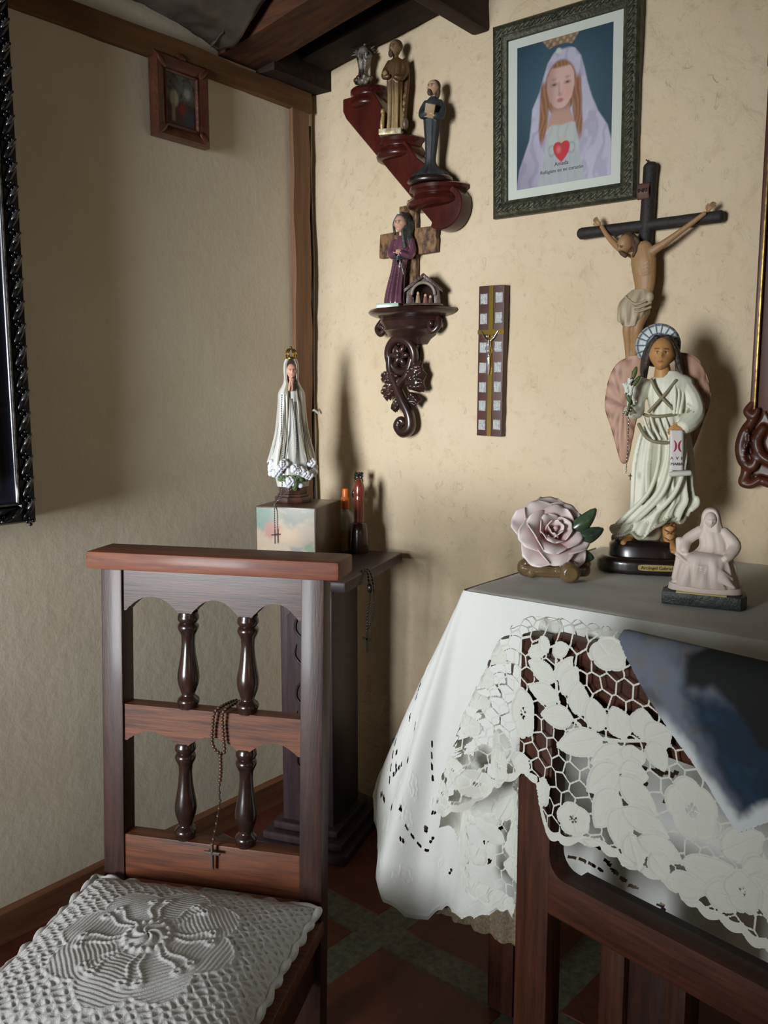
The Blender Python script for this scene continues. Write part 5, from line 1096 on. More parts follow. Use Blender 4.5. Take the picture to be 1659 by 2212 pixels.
# ================================================================ ANGEL on the table
ax_, ay_, az_ = 1.175, -0.225, TZ + 0.006
A_ = thing('angel_statue', 'tall white robed angel statue with pink wings and halo on a black base', 'statue', (ax_, ay_, az_), face_cam(ax_, ay_) + .05)
q = T(1393, 1231, .000998, .001009, .041)
M['base_black'] = mat('glossy_black_brown_base', S(26, 18, 18), .3, col2=S(40, 26, 24), nscale=20, coat=.4)
ovl = lambda cx, cz, rx, ry, n=40, p=2.6: [(cx + rx * np.sign(math.cos(t_)) * abs(math.cos(t_)) ** (2 / p), cz + ry * np.sign(math.sin(t_)) * abs(math.sin(t_)) ** (2 / p)) for t_ in np.linspace(0, 2 * PI, n, endpoint=False)]
g = G()
for z0, z1, r0, r1, ry0, ry1 in ((0, .006, .100, .104, .066, .068), (.006, .026, .104, .104, .068, .068), (.026, .034, .104, .094, .068, .06)):
    g.rings([[(x, y, z0) for x, y in ovl(-.0, 0, r0, ry0)], [(x, y, z1) for x, y in ovl(0, 0, r1, ry1)]])
bb = obj('base', fuse(g, .003, 1, 'base'), 'base_black', A_)
g = G(); g.rings([[(x, y, .03) for x, y in ovl(0.0, 0.004, .080, .050)], [(x, y, .055) for x, y in ovl(0.0, 0.004, .079, .049)], [(x, y, .066) for x, y in ovl(-.004, 0.004, .066, .042)]]); obj('plinth', g, 'base_black', bb, smooth=60)
M['plate'] = mat('gilt_plate', S(196, 176, 110), .35, metal=.5)
o = obj('name_plate', G().prism(ovl(0, 0, .038, .0066, 24, 5), -.001, .0012, 'xz'), 'plate', bb); o.location = (.018, -.0675, .0175); o.rotation_euler = (0, 0, .06)
t_ = obj('lettering', text_mesh('Arcángel Gabriel', .0094), mat('plate_ink', S(40, 32, 20), .7), bb); t_.location = (.018, -.0691, .0172); t_.rotation_euler = (PI / 2, 0, .06)
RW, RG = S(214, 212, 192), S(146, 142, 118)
# legs with sandals
SKA = S(178, 130, 78); g = G()
arm(g, [q(1366, 1120, .002), q(1362, 1145, -.006), q(1358, 1160, -.010)], [.013, .0115, .010], SKA); g.tube([q(1362, 1160, .0), q(1354, 1167, -.018), q(1345, 1170, -.032)], [.010, .0105, .007], 10, SKA)
arm(g, [q(1444, 1095, -.002), q(1440, 1130, -.006), q(1440, 1164, -.012)], [.016, .0155, .0115], SKA); g.tube([q(1440, 1166, -.004), q(1446, 1176, -.026), q(1452, 1180, -.046)], [.012, .0125, .009], 10, SKA)
for k in range(5): g.ell(q(1443 + 4 * k, 1181, -.052 + .002 * abs(k - 2)), (.0035, .006, .004), nu=6, nv=8, col=SKA)
obj('legs', fuse(g, .0022, 1, 'legs'), 'vcol', A_)
g = G(); ST = S(120, 76, 40)
for k in range(3):
    z = 1120 + 17 * k; g.tube(spline([q(1427, z, -.010), q(1438, z + 8, -.024), q(1453, z + 16, -.012)], 10), .0018, 6, ST); g.tube(spline([q(1455, z, -.010), q(1442, z + 8, -.024), q(1428, z + 16, -.012)], 10), .0018, 6, ST)
obj('sandal_straps', g, 'vcol', A_, smooth=80)
g = G(); g.ell(q(1402, 1146, .008), (.026, .018, .034), col=S(186, 176, 148)); obj('rock', fuse(g, .004, 1, 'rock'), 'vcol', A_)
# robe: skirt with blown hem
LV = [(1138, 1398, .0, 74, 44, .10), (1112, 1408, .0, 70, 43, .12), (1086, 1421, .0, 63, 41, .13), (1050, 1420, .0, 60, 40, .12), (1010, 1419, .0, 59, 39, .10), (970, 1419, .0, 54, 36, .09), (940, 1420, .0, 48, 33, .07), (915, 1422, .0, 38, 29, .05), (898, 1422, 0, 33, 26, .03), (870, 1424, 0, 41, 28, .03), (845, 1427, 0, 45, 28, .02), (828, 1428, 0, 44, 24, .01), (816, 1428, 0, 24, 18, 0), (810, 1427, 0, 14, 14, 0)]
lv = [(q(0, z)[2], q(x, 0)[0], y, rx * .001, ry * .001, am) for z, x, y, rx, ry, am in LV]
def hem_(a, t_): return (1 - smoothstep(0, .32, t_)) * (.030 * np.cos(a) + .010 * np.sin(5 * a + 1) + .004 * np.sin(11 * a))
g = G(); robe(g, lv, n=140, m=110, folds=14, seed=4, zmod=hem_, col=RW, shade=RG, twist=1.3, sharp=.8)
# long diagonal drapery ridges
for k, x0 in enumerate((1394, 1412, 1423, 1446)):
    g.tube(spline([q(x0 + 26, 935 + 4 * k, -.034), q(x0 + 22, 1000, -.044), q(x0 + 2, 1060, -.046), q(x0 - 44, 1112, -.040), q(x0 - 66, 1134 - 3 * k, -.024)], 24), np.interp(np.linspace(0, 1, 24), [0, .3, .8, 1], [.002, .0045 + .001 * (k % 2), .006, .003]), 8, RW)
rim_ = []
for k in range(97):
    a = 2 * PI * k / 96; z, cx, cy, rx, ry, am = lv[0]; kk = 1 + .05 * math.sin(9 * a); rim_.append((cx + rx * kk * math.cos(a), cy + ry * kk * math.sin(a), z + float(hem_(npa(a), 0.0)) + .002))
g.tube(rim_, .0042, 8, RG, closed=True)
g.tube(spline([q(1478, 1085, -.01), q(1494, 1072, -.012), q(1496, 1084, -.016), q(1484, 1096, -.018)], 14), .006, 8, RW)
g.tube(spline([q(1340, 1135, -.01), q(1322, 1140, -.012), q(1328, 1150, -.016), q(1346, 1146, -.022)], 14), .006, 8, RW)
# sleeves
arm(g, [q(1389, 836, -.002), q(1374, 868, -.006), q(1372, 892, -.018), q(1362, 893, -.034)], [.018, .019, .018, .014], RW); arm(g, [q(1466, 836, -.002), q(1484, 866, -.006), q(1490, 896, -.014), q(1477, 916, -.030), q(1466, 924, -.042)], [.019, .020, .021, .020, .016], RW)
for k in range(4): g.tube(spline([q(1474 + 3 * k, 880 + 10 * k, -.026 - .003 * k), q(1488, 890 + 9 * k, -.028), q(1497, 884 + 9 * k, -.008)], 8), .0032, 6, RG if k % 2 else RW)
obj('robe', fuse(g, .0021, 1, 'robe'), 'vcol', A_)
g = G(); CD = S(128, 120, 92)
g.tube(spline([q(1403, 828, -.026), q(1418, 858, -.031), q(1450, 892, -.030)], 14), .0034, 7, CD); g.tube(spline([q(1452, 830, -.025), q(1430, 858, -.031), q(1398, 894, -.030)], 14), .0034, 7, CD)
g.tube(spline([q(1388, 899, -.012), q(1400, 903, -.026), q(1422, 903, -.031), q(1450, 899, -.026)], 16), .0034, 7, CD); g.tube(spline([q(1378, 920, -.018), q(1392, 945, -.034), q(1412, 955, -.041), q(1440, 957, -.038)], 16), .0038, 7, CD)
for k in range(4): g.tube(spline([q(1388 + 14 * k, 906, -.028), q(1394 + 14 * k, 926, -.036), q(1408 + 12 * k, 950, -.040)], 10), .0030, 6, RW)
for k in range(3): g.tube(spline([q(1448 + 8 * k, 832, -.022 + .004 * k), q(1450 + 8 * k, 860, -.030 + .004 * k), q(1448 + 6 * k, 896, -.030)], 12), .0040, 7, RW)
obj('girdle_cords', g, 'vcol', A_, smooth=80)
# head, hair, halo
g = G(); head(g, q(1425, 776, -.012), .068, SKA, yaw=-.10, roll=.04, lip=S(140, 80, 56), brow=S(46, 32, 22), nu=40, nv=56); g.tube([q(1427, 800, -.004), q(1427, 822, -.002)], [.0145, .018], 12, SKA); obj('face', g, 'vcol', A_, smooth=80)
M['hair_dark'] = mat('dark_painted_hair', S(34, 27, 20), .5, col2=S(58, 47, 36), nscale=40, bump=.5, bscale=90)
g = G(); g.ell(q(1426, 763, .004), (.031, .030, .028))
for sx, xs in ((-1, (1402, 1396, 1393, 1392)), (1, (1449, 1456, 1461, 1468))):
    for k in range(4):
        o2 = k * 3; g.tube(spline([q(1425 + sx * 10, 742, -.014 + .006 * k), q(xs[0] - sx * 1 + sx * o2 * .4, 762, -.016 + .008 * k), q(xs[1] + sx * o2 * .5, 785, -.010 + .008 * k), q(xs[2] + sx * o2 * .6, 806, -.008 + .008 * k), q(xs[3] + sx * o2 * .5, 824, -.008 + .007 * k)], 18), np.interp(np.linspace(0, 1, 18), [0, .5, 1], [.007, .008, .004]) , 8)
obj('hair', fuse(g, .0022, 1, 'hair'), 'hair_dark', A_)
g = G(); hc = q(1419, 757, .016); HB, HL = S(126, 136, 140), S(176, 184, 184); nr, na = 14, 120; P = np.zeros((nr, na, 3)); C = np.zeros((nr, na, 4))
for i in range(nr):
    r = .0445 * (i / (nr - 1)) ** .8
    for j in range(na):
        a = 2 * PI * j / na; ln = (abs(math.sin(a * 9)) < .16 and i > 6) or i in (6, 12); P[i, j] = (hc[0] + r * math.cos(a), hc[1] - (.002 if ln else 0), hc[2] + r * math.sin(a)); C[i, j] = S(66, 74, 82) if ln else (HL if i < 6 else S(196, 202, 200))
g.grid(P, wrap_u=True, col=C); o = obj('halo', g, 'vcol', A_, fixn=False); so = o.modifiers.new('t', 'SOLIDIFY'); so.thickness = .004; so.offset = 0
# wings
z6 = lambda x, z: q(1270 + x / 3.815, 680 + z / 3.815)
w1 = [z6(*p)[::2] for p in ((420, 370), (330, 385), (240, 440), (180, 560), (155, 690), (150, 800), (195, 950), (235, 1100), (275, 1235), (330, 1230), (360, 1100), (400, 900), (460, 600), (460, 440))]
w2 = [z6(*p)[::2] for p in ((740, 350), (830, 370), (900, 440), (950, 560), (975, 680), (960, 780), (920, 900), (880, 1020), (830, 1150), (790, 1230), (740, 1180), (760, 1000), (740, 700), (700, 450))]
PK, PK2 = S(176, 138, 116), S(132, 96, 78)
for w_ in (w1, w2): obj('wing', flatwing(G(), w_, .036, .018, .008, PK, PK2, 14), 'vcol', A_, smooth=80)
# hands, lily, scroll
obj('hand', hand(G(), q(1370, 893, -.038), (-.6, -.5, .35), (.2, -.6, .8), .020, S(172, 160, 140), .9), 'vcol', A_, smooth=80); obj('hand', hand(G(), q(1469, 925, -.044), (-.95, -.3, -.05), (0, -.7, .7), .024, SKA, .55, -1), 'vcol', A_, smooth=80)
ly = obj('lily', G().tube(spline([q(1354, 900, -.055), q(1360, 870, -.054), q(1364, 840, -.05), q(1366, 812, -.046)], 16), .0024, 7, S(70, 80, 40)), 'vcol', A_)
g = G()
for x, z, a in ((1357, 836, .4), (1352, 845, -.3), (1361, 850, .1)):
    for k in range(5): g.ell(q(x, z, -.056), (1, 1, 1), R=rot(0, 0, a) @ (rot(k * 1.256, 0, 0) @ (rot(0, -.5, 0) * npa([.0045, .002, .013]))), nu=7, nv=9, col=S(206, 208, 196))
obj('petals', g, 'vcol', ly, smooth=80)
g = G()
for x, z, a in ((1369, 815, .25), (1372, 832, .6), (1358, 868, -.5)): g.ell(q(x, z, -.05), (.005, .002, .014), R=rot(0, 0, a), nu=7, nv=9, col=S(66, 82, 38))
obj('leaves', g, 'vcol', ly, smooth=80)
P = np.zeros((24, 6, 3))
for i in range(24):
    for j in range(6):
        v = i / 23; P[i, j] = npa(q(1438 + 26 * j / 5, 930 + 82 * v, -.058 - .003 * math.sin(v * 5) + .002 * (j / 5)))
sc_ = obj('scroll', G(S(206, 200, 196)).grid(P), 'vcol', A_, fixn=False); sc_.modifiers.new('t', 'SOLIDIFY').thickness = .0015
obj('scroll_roll', G(S(196, 192, 180)).tube([q(1440, 1019, -.060), q(1477, 1016, -.060)], .0058, 14), 'vcol', sc_, smooth=60)
for body, sz, x, z, yy in (('A  V  E', .0085, 1451, 987, -.0588), ('MARIA', .0080, 1451, 999, -.0574)):
    t_ = obj('lettering', text_mesh(body, sz), mat('scroll_ink', S(86, 80, 84), .8), sc_); t_.location = q(x, z, yy); t_.rotation_euler = (PI / 2, 0, 0)
for sx in (-1, 1):
    g = G(); cx, cz = q(1452 + sx * 10.5, 962)[::2]; o_ = []
    for t2 in np.linspace(-1.05, 1.05, 14): o_.append((cx - sx * .0115 * math.cos(t2) + sx * .002, cz + .0135 * math.sin(t2)))
    for t2 in np.linspace(1.05, -1.05, 14): o_.append((cx - sx * (.0062) * math.cos(t2) + sx * .000 , cz + .0135 * math.sin(t2)))
    obj('red_crescent', G().prism(o_, -.0628, -.0618), mat('crimson_paint', S(150, 24, 56), .6), sc_, smooth=20)
# little rosary of crystal beads on the angel's arm
ar = thing('crystal_rosary', 'thin crystal bead rosary hanging from the angel arm', 'rosary', (ax_, ay_, az_), A_.rotation_euler[2])
p1 = spline([q(1372, 872, -.055), q(1362, 888, -.064), q(1345, 896, -.066), q(1356, 905, -.064), q(1356, 930, -.062), q(1354, 970, -.060), q(1352, 1000, -.058), q(1351, 1020, -.058)], 60)
obj('cord', G().tube(p1, .0006, 5), 'string', ar); obj('beads', beads(G(), p1, .0075, .0019), 'silver2', ar, smooth=80); o = obj('cross', mini_cross(.014, .008, .0009, q(0, 1020)[2], q(1351, 0)[0], -.058), 'bead_brown', ar)

# ================================================================ PORCELAIN ROSE
rx_, ry_ = 1.062, -0.425
RO = thing('porcelain_rose', 'pale pink porcelain rose with dark leaves on a glazed log', 'ornament', (rx_, ry_, TZ + .006), face_cam(rx_, ry_))
q = T(1201, 1250, .00096, .00097, .027)
M['rose'] = mat('matte_pink_porcelain', (1, 1, 1, 1), .55, vcol=True); fc = npa(q(1192, 1140, -.01))
def petal(rad, az, tilt, wd, ln, curl, seed):
    n, m = 18, 16; P = np.zeros((n, m, 3)); C = np.zeros((n, m, 4)); r_ = random.Random(seed); ph = r_.uniform(0, 6)
    for i in range(n):
        for j in range(m):
            v, u = i / (n - 1), (j / (m - 1) - .5) * 2; w_ = wd * (math.sin(PI * (.12 + .80 * v) ) ** .6); x = w_ * u
            out = rad + ln * v * math.sin(tilt) - .35 * wd * u * u * math.cos(tilt) * .6 + curl * v ** 4 * .9; up = ln * v * math.cos(tilt) - curl * v ** 5 * .9 + .0025 * math.sin(4 * u + ph) * v + .10 * wd * u * u
            P[i, j] = (x * math.cos(az) - out * math.sin(az), x * math.sin(az) + out * math.cos(az), up); k = smoothstep(.25, 1, npa(v)); C[i, j] = npa(S(186, 142, 138)) * (1 - k) + npa(S(218, 204, 200)) * k
    return P, C
Rf = rot(0.35, .95, 0)                                            # the bloom leans towards the viewer
hd = bpy.data.objects.new('bloom', None)
lay_ = [(3, .003, .22, .020, .046, .005), (3, .009, .42, .030, .050, .010), (4, .013, .72, .040, .056, .014), (5, .016, 1.02, .046, .062, .015), (5, .018, 1.32, .048, .066, .012)]
k0 = 0
for li, (n_, rad, tilt, wd, ln, cu_) in enumerate(lay_):
    for k in range(n_):
        P, C = petal(rad * .93, 2 * PI * k / n_ + li * .6, tilt, wd * .93, ln * .93, cu_, k0); k0 += 1
        P = P.reshape(-1, 3) @ Rf.T; P = P.reshape(18, 16, 3) + fc + npa([0, .012, -.018]) @ np.eye(3)
        o = obj('petal', G().grid(P, col=C), 'rose', RO, smooth=80, fixn=False); so = o.modifiers.new('t', 'SOLIDIFY'); so.thickness = .0022; so.offset = 0
g = G(S(196, 160, 158)); g.tube([fc + Rf @ npa([.004 * math.cos(t_ * 1.3) * (1 - t_ / 12), .004 * math.sin(t_ * 1.3) * (1 - t_ / 12), .012 + .002 * t_]) + npa([0, .012, -.018]) for t_ in range(12)], .005, 8); obj('bud', g, 'rose', RO, smooth=80)
M['rose_leaf'] = mat('dark_green_glazed_leaf', S(34, 44, 40), .3, col2=S(64, 84, 56), nscale=18, coat=.4)
for b_, t_, wd in (((1225, 1175), (1300, 1142), .016), ((1222, 1170), (1285, 1100), .015), ((1215, 1190), (1280, 1205), .018), ((1205, 1195), (1262, 1222), .016), ((1195, 1190), (1140, 1206), .013), ((1205, 1190), (1215, 1225), .02)):
    b, t2 = npa(q(*b_, .004)), npa(q(*t_, .0)); axd = t2 - b; L = np.linalg.norm(axd); axd /= L; sd = np.cross(axd, npa([0, 1, 0])); P = np.zeros((12, 9, 3))
    for i in range(12):
        for j in range(9):
            v, u = i / 11, (j - 4) / 4; P[i, j] = b + axd * L * v + sd * u * wd * math.sin(PI * min(1, .08 + v * .92)) ** .7 + npa([0, -.010 * math.sin(PI * v) + .006 * u * u + .0015 * math.sin(9 * v + 3 * u), 0])
    o = obj('leaf', G().grid(P), 'rose_leaf', RO, smooth=80, fixn=False); o.modifiers.new('t', 'SOLIDIFY').thickness = .0025
M['log'] = mat('glazed_brown_log', S(74, 56, 36), .28, col2=S(116, 94, 62), nscale=16, coat=.5, bump=.4, bscale=40, stretch=(.4, 1, 1))
g = G(); g.tube(spline([(q(1134, 0)[0], 0, .021), (q(1160, 0)[0], -.004, .0205), (q(1195, 0)[0], -.004, .020), (q(1228, 0)[0], -.006, .021), (q(1262, 0)[0], -.004, .022)], 24), np.interp(np.linspace(0, 1, 24), [0, .15, .5, 1], [.019, .0195, .018, .016]), 16); g.tube([(q(1222, 0)[0], -.006, .027), (q(1230, 0)[0], -.05, .0225)], [.020, .022], 16); g.ell((q(1150, 0)[0], -.012, .0125), (.012, .012, .0122)); g.tube([(q(1258, 0)[0], .0, .022), (q(1268, 0)[0], -.002, .034)], [.010, .007], 10); g.tube([q(1205, 1236, 0), q(1208, 1180, .002)], [.012, .007], 10)
for k in range(11):
    a = 2 * PI * k / 11; g.tube([(q(1136 + 11 * i, 0)[0], -.004 + .0185 * math.cos(a) + .0012 * math.sin(i * 1.3 + k), .0208 + .0175 * math.sin(a) + .001 * math.cos(i * 1.7 + k)) for i in range(9)], .0022, 6)
obj('log', fuse(g, .0021, 1, 'log'), 'log', RO)

# ================================================================ SEATED PLASTER FIGURINE
sx_, sy_ = 1.378, -0.462
SF = thing('plaster_figurine', 'small white plaster seated robed figurine on a dark green slab', 'figurine', (sx_, sy_, TZ + .006), face_cam(sx_, sy_) - .1)
q = T(1522, 1304, .000845, .000856, .05); WP, WS = S(214, 198, 186), S(168, 150, 138)
M['green_slab'] = mat('dark_green_slab', S(34, 40, 36), .45, col2=S(52, 58, 52), nscale=20, bump=.4, bscale=50)
obj('slab', G().prism([(-.070, -.030), (.064, -.034), (.072, -.01), (.066, .036), (-.066, .034), (-.073, .005)], 0, .024, 'xy'), 'green_slab', SF, bevel=.003)
obj('gilt_strip', G().box((-.045, -.0335, .0235), (.04, -.026, .026)), 'plate', SF)
g = G(WP); zb = .025; g.rings([[(x, y, zb) for x, y in ovl(.0, .003, .064, .032)], [(x, y, zb + .012) for x, y in ovl(0, .003, .062, .031)]]); obj('plinth', g, 'vcol', SF, bevel=.0015)
g = G(); robe(g, [(zb + .010, -.002, .004, .058, .030, .07), (zb + .03, 0, .004, .050, .030, .10), (zb + .05, .002, .002, .046, .030, .10), (zb + .064, .006, .004, .036, .026, .07), (zb + .080, .012, .008, .026, .02, .04), (zb + .105, .008, .01, .024, .017, .03), (zb + .118, .004, .01, .012, .012, 0)], n=100, m=60, folds=9, seed=2, col=WP, shade=WS, twist=1.6)
robe(g, [(zb + .010, .002, -.010, .052, .026, .06), (zb + .03, .002, -.012, .046, .026, .10), (zb + .052, .002, -.012, .042, .026, .08), (zb + .066, .002, -.010, .036, .022, .03), (zb + .072, .002, -.006, .02, .014, 0)], n=90, m=40, folds=8, seed=6, col=WP, shade=WS, twist=1.2)
for k in range(6): g.tube(spline([(-.05 + .008 * k, -.014, zb + .066 - .003 * k), (-.02 + .008 * k, -.032, zb + .050 - .004 * k), (.02 + .006 * k, -.034, zb + .048 - .006 * k), (.046, -.024, zb + .030 - .003 * k)], 16), .0036, 7, WP)
arm(g, [(-.012, .006, zb + .108), (-.034, .0, zb + .090), (-.036, -.016, zb + .074)], [.010, .0105, .008], WP); arm(g, [(.026, .006, zb + .108), (.046, .002, zb + .086), (.040, -.016, zb + .070), (.034, -.026, zb + .066)], [.010, .0115, .009, .006], WP)
g.tube(spline([(-.046, -.004, zb + .09), (-.044, -.008, zb + .06), (-.05, -.006, zb + .02)], 12), [.008] * 12, 8, WP)
obj('robe', fuse(g, .0016, 1, 'robe'), 'vcol', SF)
g = G(); head(g, (.004, -.002, zb + .130), .030, WP, yaw=.25, pitch=.2, eye=False, lip=WS, brow=WS); obj('face', g, 'vcol', SF, smooth=80)
g = G(); robe(g, [(zb + .108, .006, .008, .022, .017, .05), (zb + .122, .005, .006, .0175, .016, .03), (zb + .138, .004, .004, .0155, .0165, 0), (zb + .148, .004, .004, .010, .011, 0), (zb + .151, .004, .004, .002, .002, 0)], n=50, m=24, folds=7, col=WP, shade=WS)
V0 = g.v[0]; R3 = V0.reshape(24, 50, 3); fmask = (R3[..., 1] < -.004); R3[fmask, 1] = np.maximum(R3[fmask, 1], -.006); g.v[0] = R3.reshape(-1, 3)
obj('veil', g, 'vcol', SF, smooth=80)
# ================================================================ STATUE AND GROTTO on the carved bracket
px_, py_ = 0.338, -0.062
PS = thing('purple_robed_statue', 'small purple robed statue with dark hair and bound hands on the carved bracket', 'statue', (px_, py_, 1.506), face_cam(px_, py_) - .25)
q = T(839, 668, .0013, .00127); PU, PD = S(112, 72, 88), S(60, 34, 46); SKP = S(196, 150, 128)
M['lustre'] = mat('purple_lustre_paint', (1, 1, 1, 1), .22, vcol=True, metal=.35, coat=.5)
g = G(S(166, 190, 170)); g.prism([(-.030, -.026), (.034, -.026), (.034, .026), (-.030, .026)], 0, .013, 'xy'); obj('pale_green_base', g, 'vgloss', PS, bevel=.002)
g = G(); robe(g, [(.012, q(852, 0)[0], 0, .029, .024, .05), (.026, q(852, 0)[0], 0, .028, .023, .08), (.06, q(855, 0)[0], 0, .024, .020, .12), (.10, q(860, 0)[0], 0, .020, .017, .12), (.13, q(864, 0)[0], 0, .021, .017, .06), (.16, q(868, 0)[0], 0, .024, .018, .03), (.186, q(870, 0)[0], 0, .020, .015, .0), (.197, q(868, 0)[0], 0, .008, .008, 0)], n=90, m=70, folds=12, col=PU, shade=PD, twist=.2)
arm(g, [q(851, 524, .0), q(845, 545, -.004), q(848, 556, -.012), q(857, 550, -.024)], [.009, .0105, .010, .007], PU); arm(g, [q(888, 524, .0), q(892, 545, -.004), q(886, 558, -.012), q(870, 552, -.024)], [.009, .0105, .010, .007], PU)
obj('robe', fuse(g, .0018, 1, 'robe'), 'lustre', PS)
for sx in (-1, 1): obj('hand', hand(G(), q(864 + sx * 7, 549, -.024), (-sx, -.25, .1), (0, -.8, .6), .014, SKP, .5, sx), 'vcol', PS, smooth=80)
M['pewter'] = mat('grey_lustre_cord', S(70, 76, 76), .25, metal=.5)
g = G()
for k in range(3): g.tube(spline([q(852, 556 + 3 * k, -.018), q(863, 560 + 3 * k, -.027), q(878, 556 + 3 * k, -.018)], 10), .0022, 6)
g.tube(spline([q(866, 562, -.024), q(872, 580, -.024), q(876, 598, -.022)], 10), .0022, 6); g.tube(spline([q(861, 562, -.024), q(860, 575, -.024)], 6), .0022, 6); obj('cord', g, 'pewter', PS, smooth=80)
g = G(); head(g, q(866, 489, -.006), .046, SKP, yaw=-.25, lip=S(150, 84, 76), brow=S(60, 44, 34)); g.tube([q(868, 506, 0), q(869, 520, 0)], .0085, 10, SKP); obj('face', g, 'vcol', PS, smooth=80)
M['hair_grey'] = mat('dark_grey_lustre_hair', S(40, 40, 36), .35, col2=S(78, 82, 78), nscale=50, bump=.5, bscale=110, metal=.2)
g = G(); g.ell(q(871, 480, .005), (.0195, .020, .021)); hr_ = random.Random(2)
for k in range(9): x0 = 858 + 4 * k; g.tube(spline([q(868 + k, 466, -.006 + .002 * k), q(874 + 2.0 * k, 490, -.012 + .003 * k), q(872 + 1.8 * k, 512, -.014 + .002 * k), q(874 + 2.2 * k + hr_.uniform(-3, 3), 540 - 2 * k, -.014 + .002 * k)], 14), .0048, 7)
for k in range(3): g.tube(spline([q(860 - 2 * k, 470, -.006 + .006 * k), q(851 - k, 486, -.004 + .006 * k), q(852 - k, 508, -.002 + .006 * k)], 10), .004, 7)
obj('hair', fuse(g, .0018, 1, 'hair'), 'hair_grey', PS)
gx_, gy_ = 0.452, -0.055
GT = thing('nativity_grotto', 'little dark nativity hut with an arched opening beside the purple statue', 'figurine', (gx_, gy_, 1.506), face_cam(gx_, gy_))
q = T(915, 662, .00127, .00124); M['hut'] = mat('dark_brown_resin', S(58, 44, 38), .35, col2=S(96, 80, 70), nscale=24, coat=.3, bump=.4, bscale=70)
out = [(-.046, 0), (-.044, .040), (.0, .082), (.044, .040), (.048, 0), (.030, 0)] + [(.030 * math.cos(t_), .030 + .030 * math.sin(t_)) for t_ in np.linspace(0, PI, 14)] + [(-.030, 0)]
obj('hut_front', G().prism(out, -.020, -.008), 'hut', GT, bevel=.002)
obj('hut_back', G().prism([(-.044, 0), (-.042, .038), (.0, .078), (.042, .038), (.046, 0)], .016, .024), 'wood_black', GT)
for sx in (-1, 1): obj('roof_slope', G().prism([(0, .074), (0, .086), (sx * .052, .044), (sx * .052, .034)], -.028, .026), 'hut', GT, bevel=.002)
obj('side_wall', G().box((-.046, -.010, 0), (-.038, .018, .04)).box((.038, -.010, 0), (.046, .018, .04)), 'hut', GT)
M['pale_stone'] = mat('pale_grey_resin', S(140, 128, 116), .45, col2=S(110, 98, 88), nscale=30)
obj('arch_rim', G().tube([(.031 * math.cos(t_), -.022, .030 + .031 * math.sin(t_)) for t_ in np.linspace(0, PI, 18)], .0045, 8), 'pale_stone', GT, smooth=60)
obj('ground', G().rings([[(x, y, 0) for x, y in ovl(0, -.006, .056, .034)], [(x, y, .005) for x, y in ovl(0, -.006, .054, .032)]]), 'hut', GT)
for x, h, c in ((-.014, .036, S(150, 124, 96)), (.006, .030, S(120, 84, 76)), (.02, .026, S(96, 70, 60)), (-.03, .022, S(110, 92, 84)), (.036, .018, S(130, 104, 92))):
    g = G(c); robe(g, [(.004, x, -.012, .0085, .008, .06), (h * .5, x, -.012, .006, .006, .08), (h * .78, x, -.012, .005, .005, .02), (h * .84, x, -.012, .002, .002, 0)], n=24, m=12, folds=5); g.ell((x, -.013, h * .92), (.0042, .0042, .005), nu=8, nv=10, col=SKP); obj('tiny_figure', g, 'vcol', GT, smooth=70)

# ================================================================ THREE FIGURES on the stepped shelf
# ornate cloud-and-rays figure
OX = thing('ornate_silvered_figurine', 'small ornate silvered figurine with ragged rays on the highest shelf step', 'figurine', (0.232, -0.05, 2.123), face_cam(.232, -.05))
q = T(782, 187, .0013, .00122); M['antique'] = mat('antique_silvered_bronze', S(52, 40, 32), .35, metal=.4, col2=S(150, 142, 130), nscale=38, contrast=(.40, .62), bump=.4, bscale=80)
g = G(); orr = random.Random(9)
for k in range(26): a = k * 2.4; r = .018 * math.sqrt((k + 1) / 26); g.ell((r * math.cos(a) * 1.2 + .004, r * math.sin(a) * .9, .008 + .018 * orr.random()), (.008, .008, .007), nu=7, nv=9)
obj('cloud_base', fuse(g, .0018, 1, 'cloud_base'), 'antique', OX)
g = G(); robe(g, [(.018, .004, 0, .018, .014, .12), (.04, .004, 0, .013, .011, .14), (.06, .006, 0, .017, .012, .12), (.085, .006, 0, .020, .013, .08), (.1, .006, 0, .012, .010, .03), (.106, .006, 0, .005, .005, 0)], n=50, m=40, folds=9, twist=2); arm(g, [(.02, 0, .09), (.024, -.01, .076), (.012, -.016, .072)], [.006] * 3); g.ell((.012, -.016, .078), (.006, .006, .009)); obj('figure', fuse(g, .0018, 1, 'figure'), 'antique', OX)
g = G(); head(g, (.008, -.002, .118), .024, S(150, 130, 110), eye=True); obj('face', g, 'vcol', OX, smooth=80)
for k in range(16):
    a = -0.2 + k * (PI + .4) / 15; r0, r1 = .020, .030 + .006 * (k % 2); obj('ray', G().tube([(.006 + r0 * math.cos(a), .010, .092 + r0 * math.sin(a)), (.006 + r1 * math.cos(a), .010, .092 + r1 * 1.15 * math.sin(a))], [.0032, .0012], 6), 'antique', OX)
g = G().lathe([(.010, 0), (.012, .004), (.010, .008)], (.008, 0, .127), 16)
for k in range(5): g.ell((.008 + .010 * math.cos(k * 1.256), .010 * math.sin(k * 1.256), .138), (.003, .003, .005), nu=6, nv=8)
obj('crown', g, 'antique', OX)
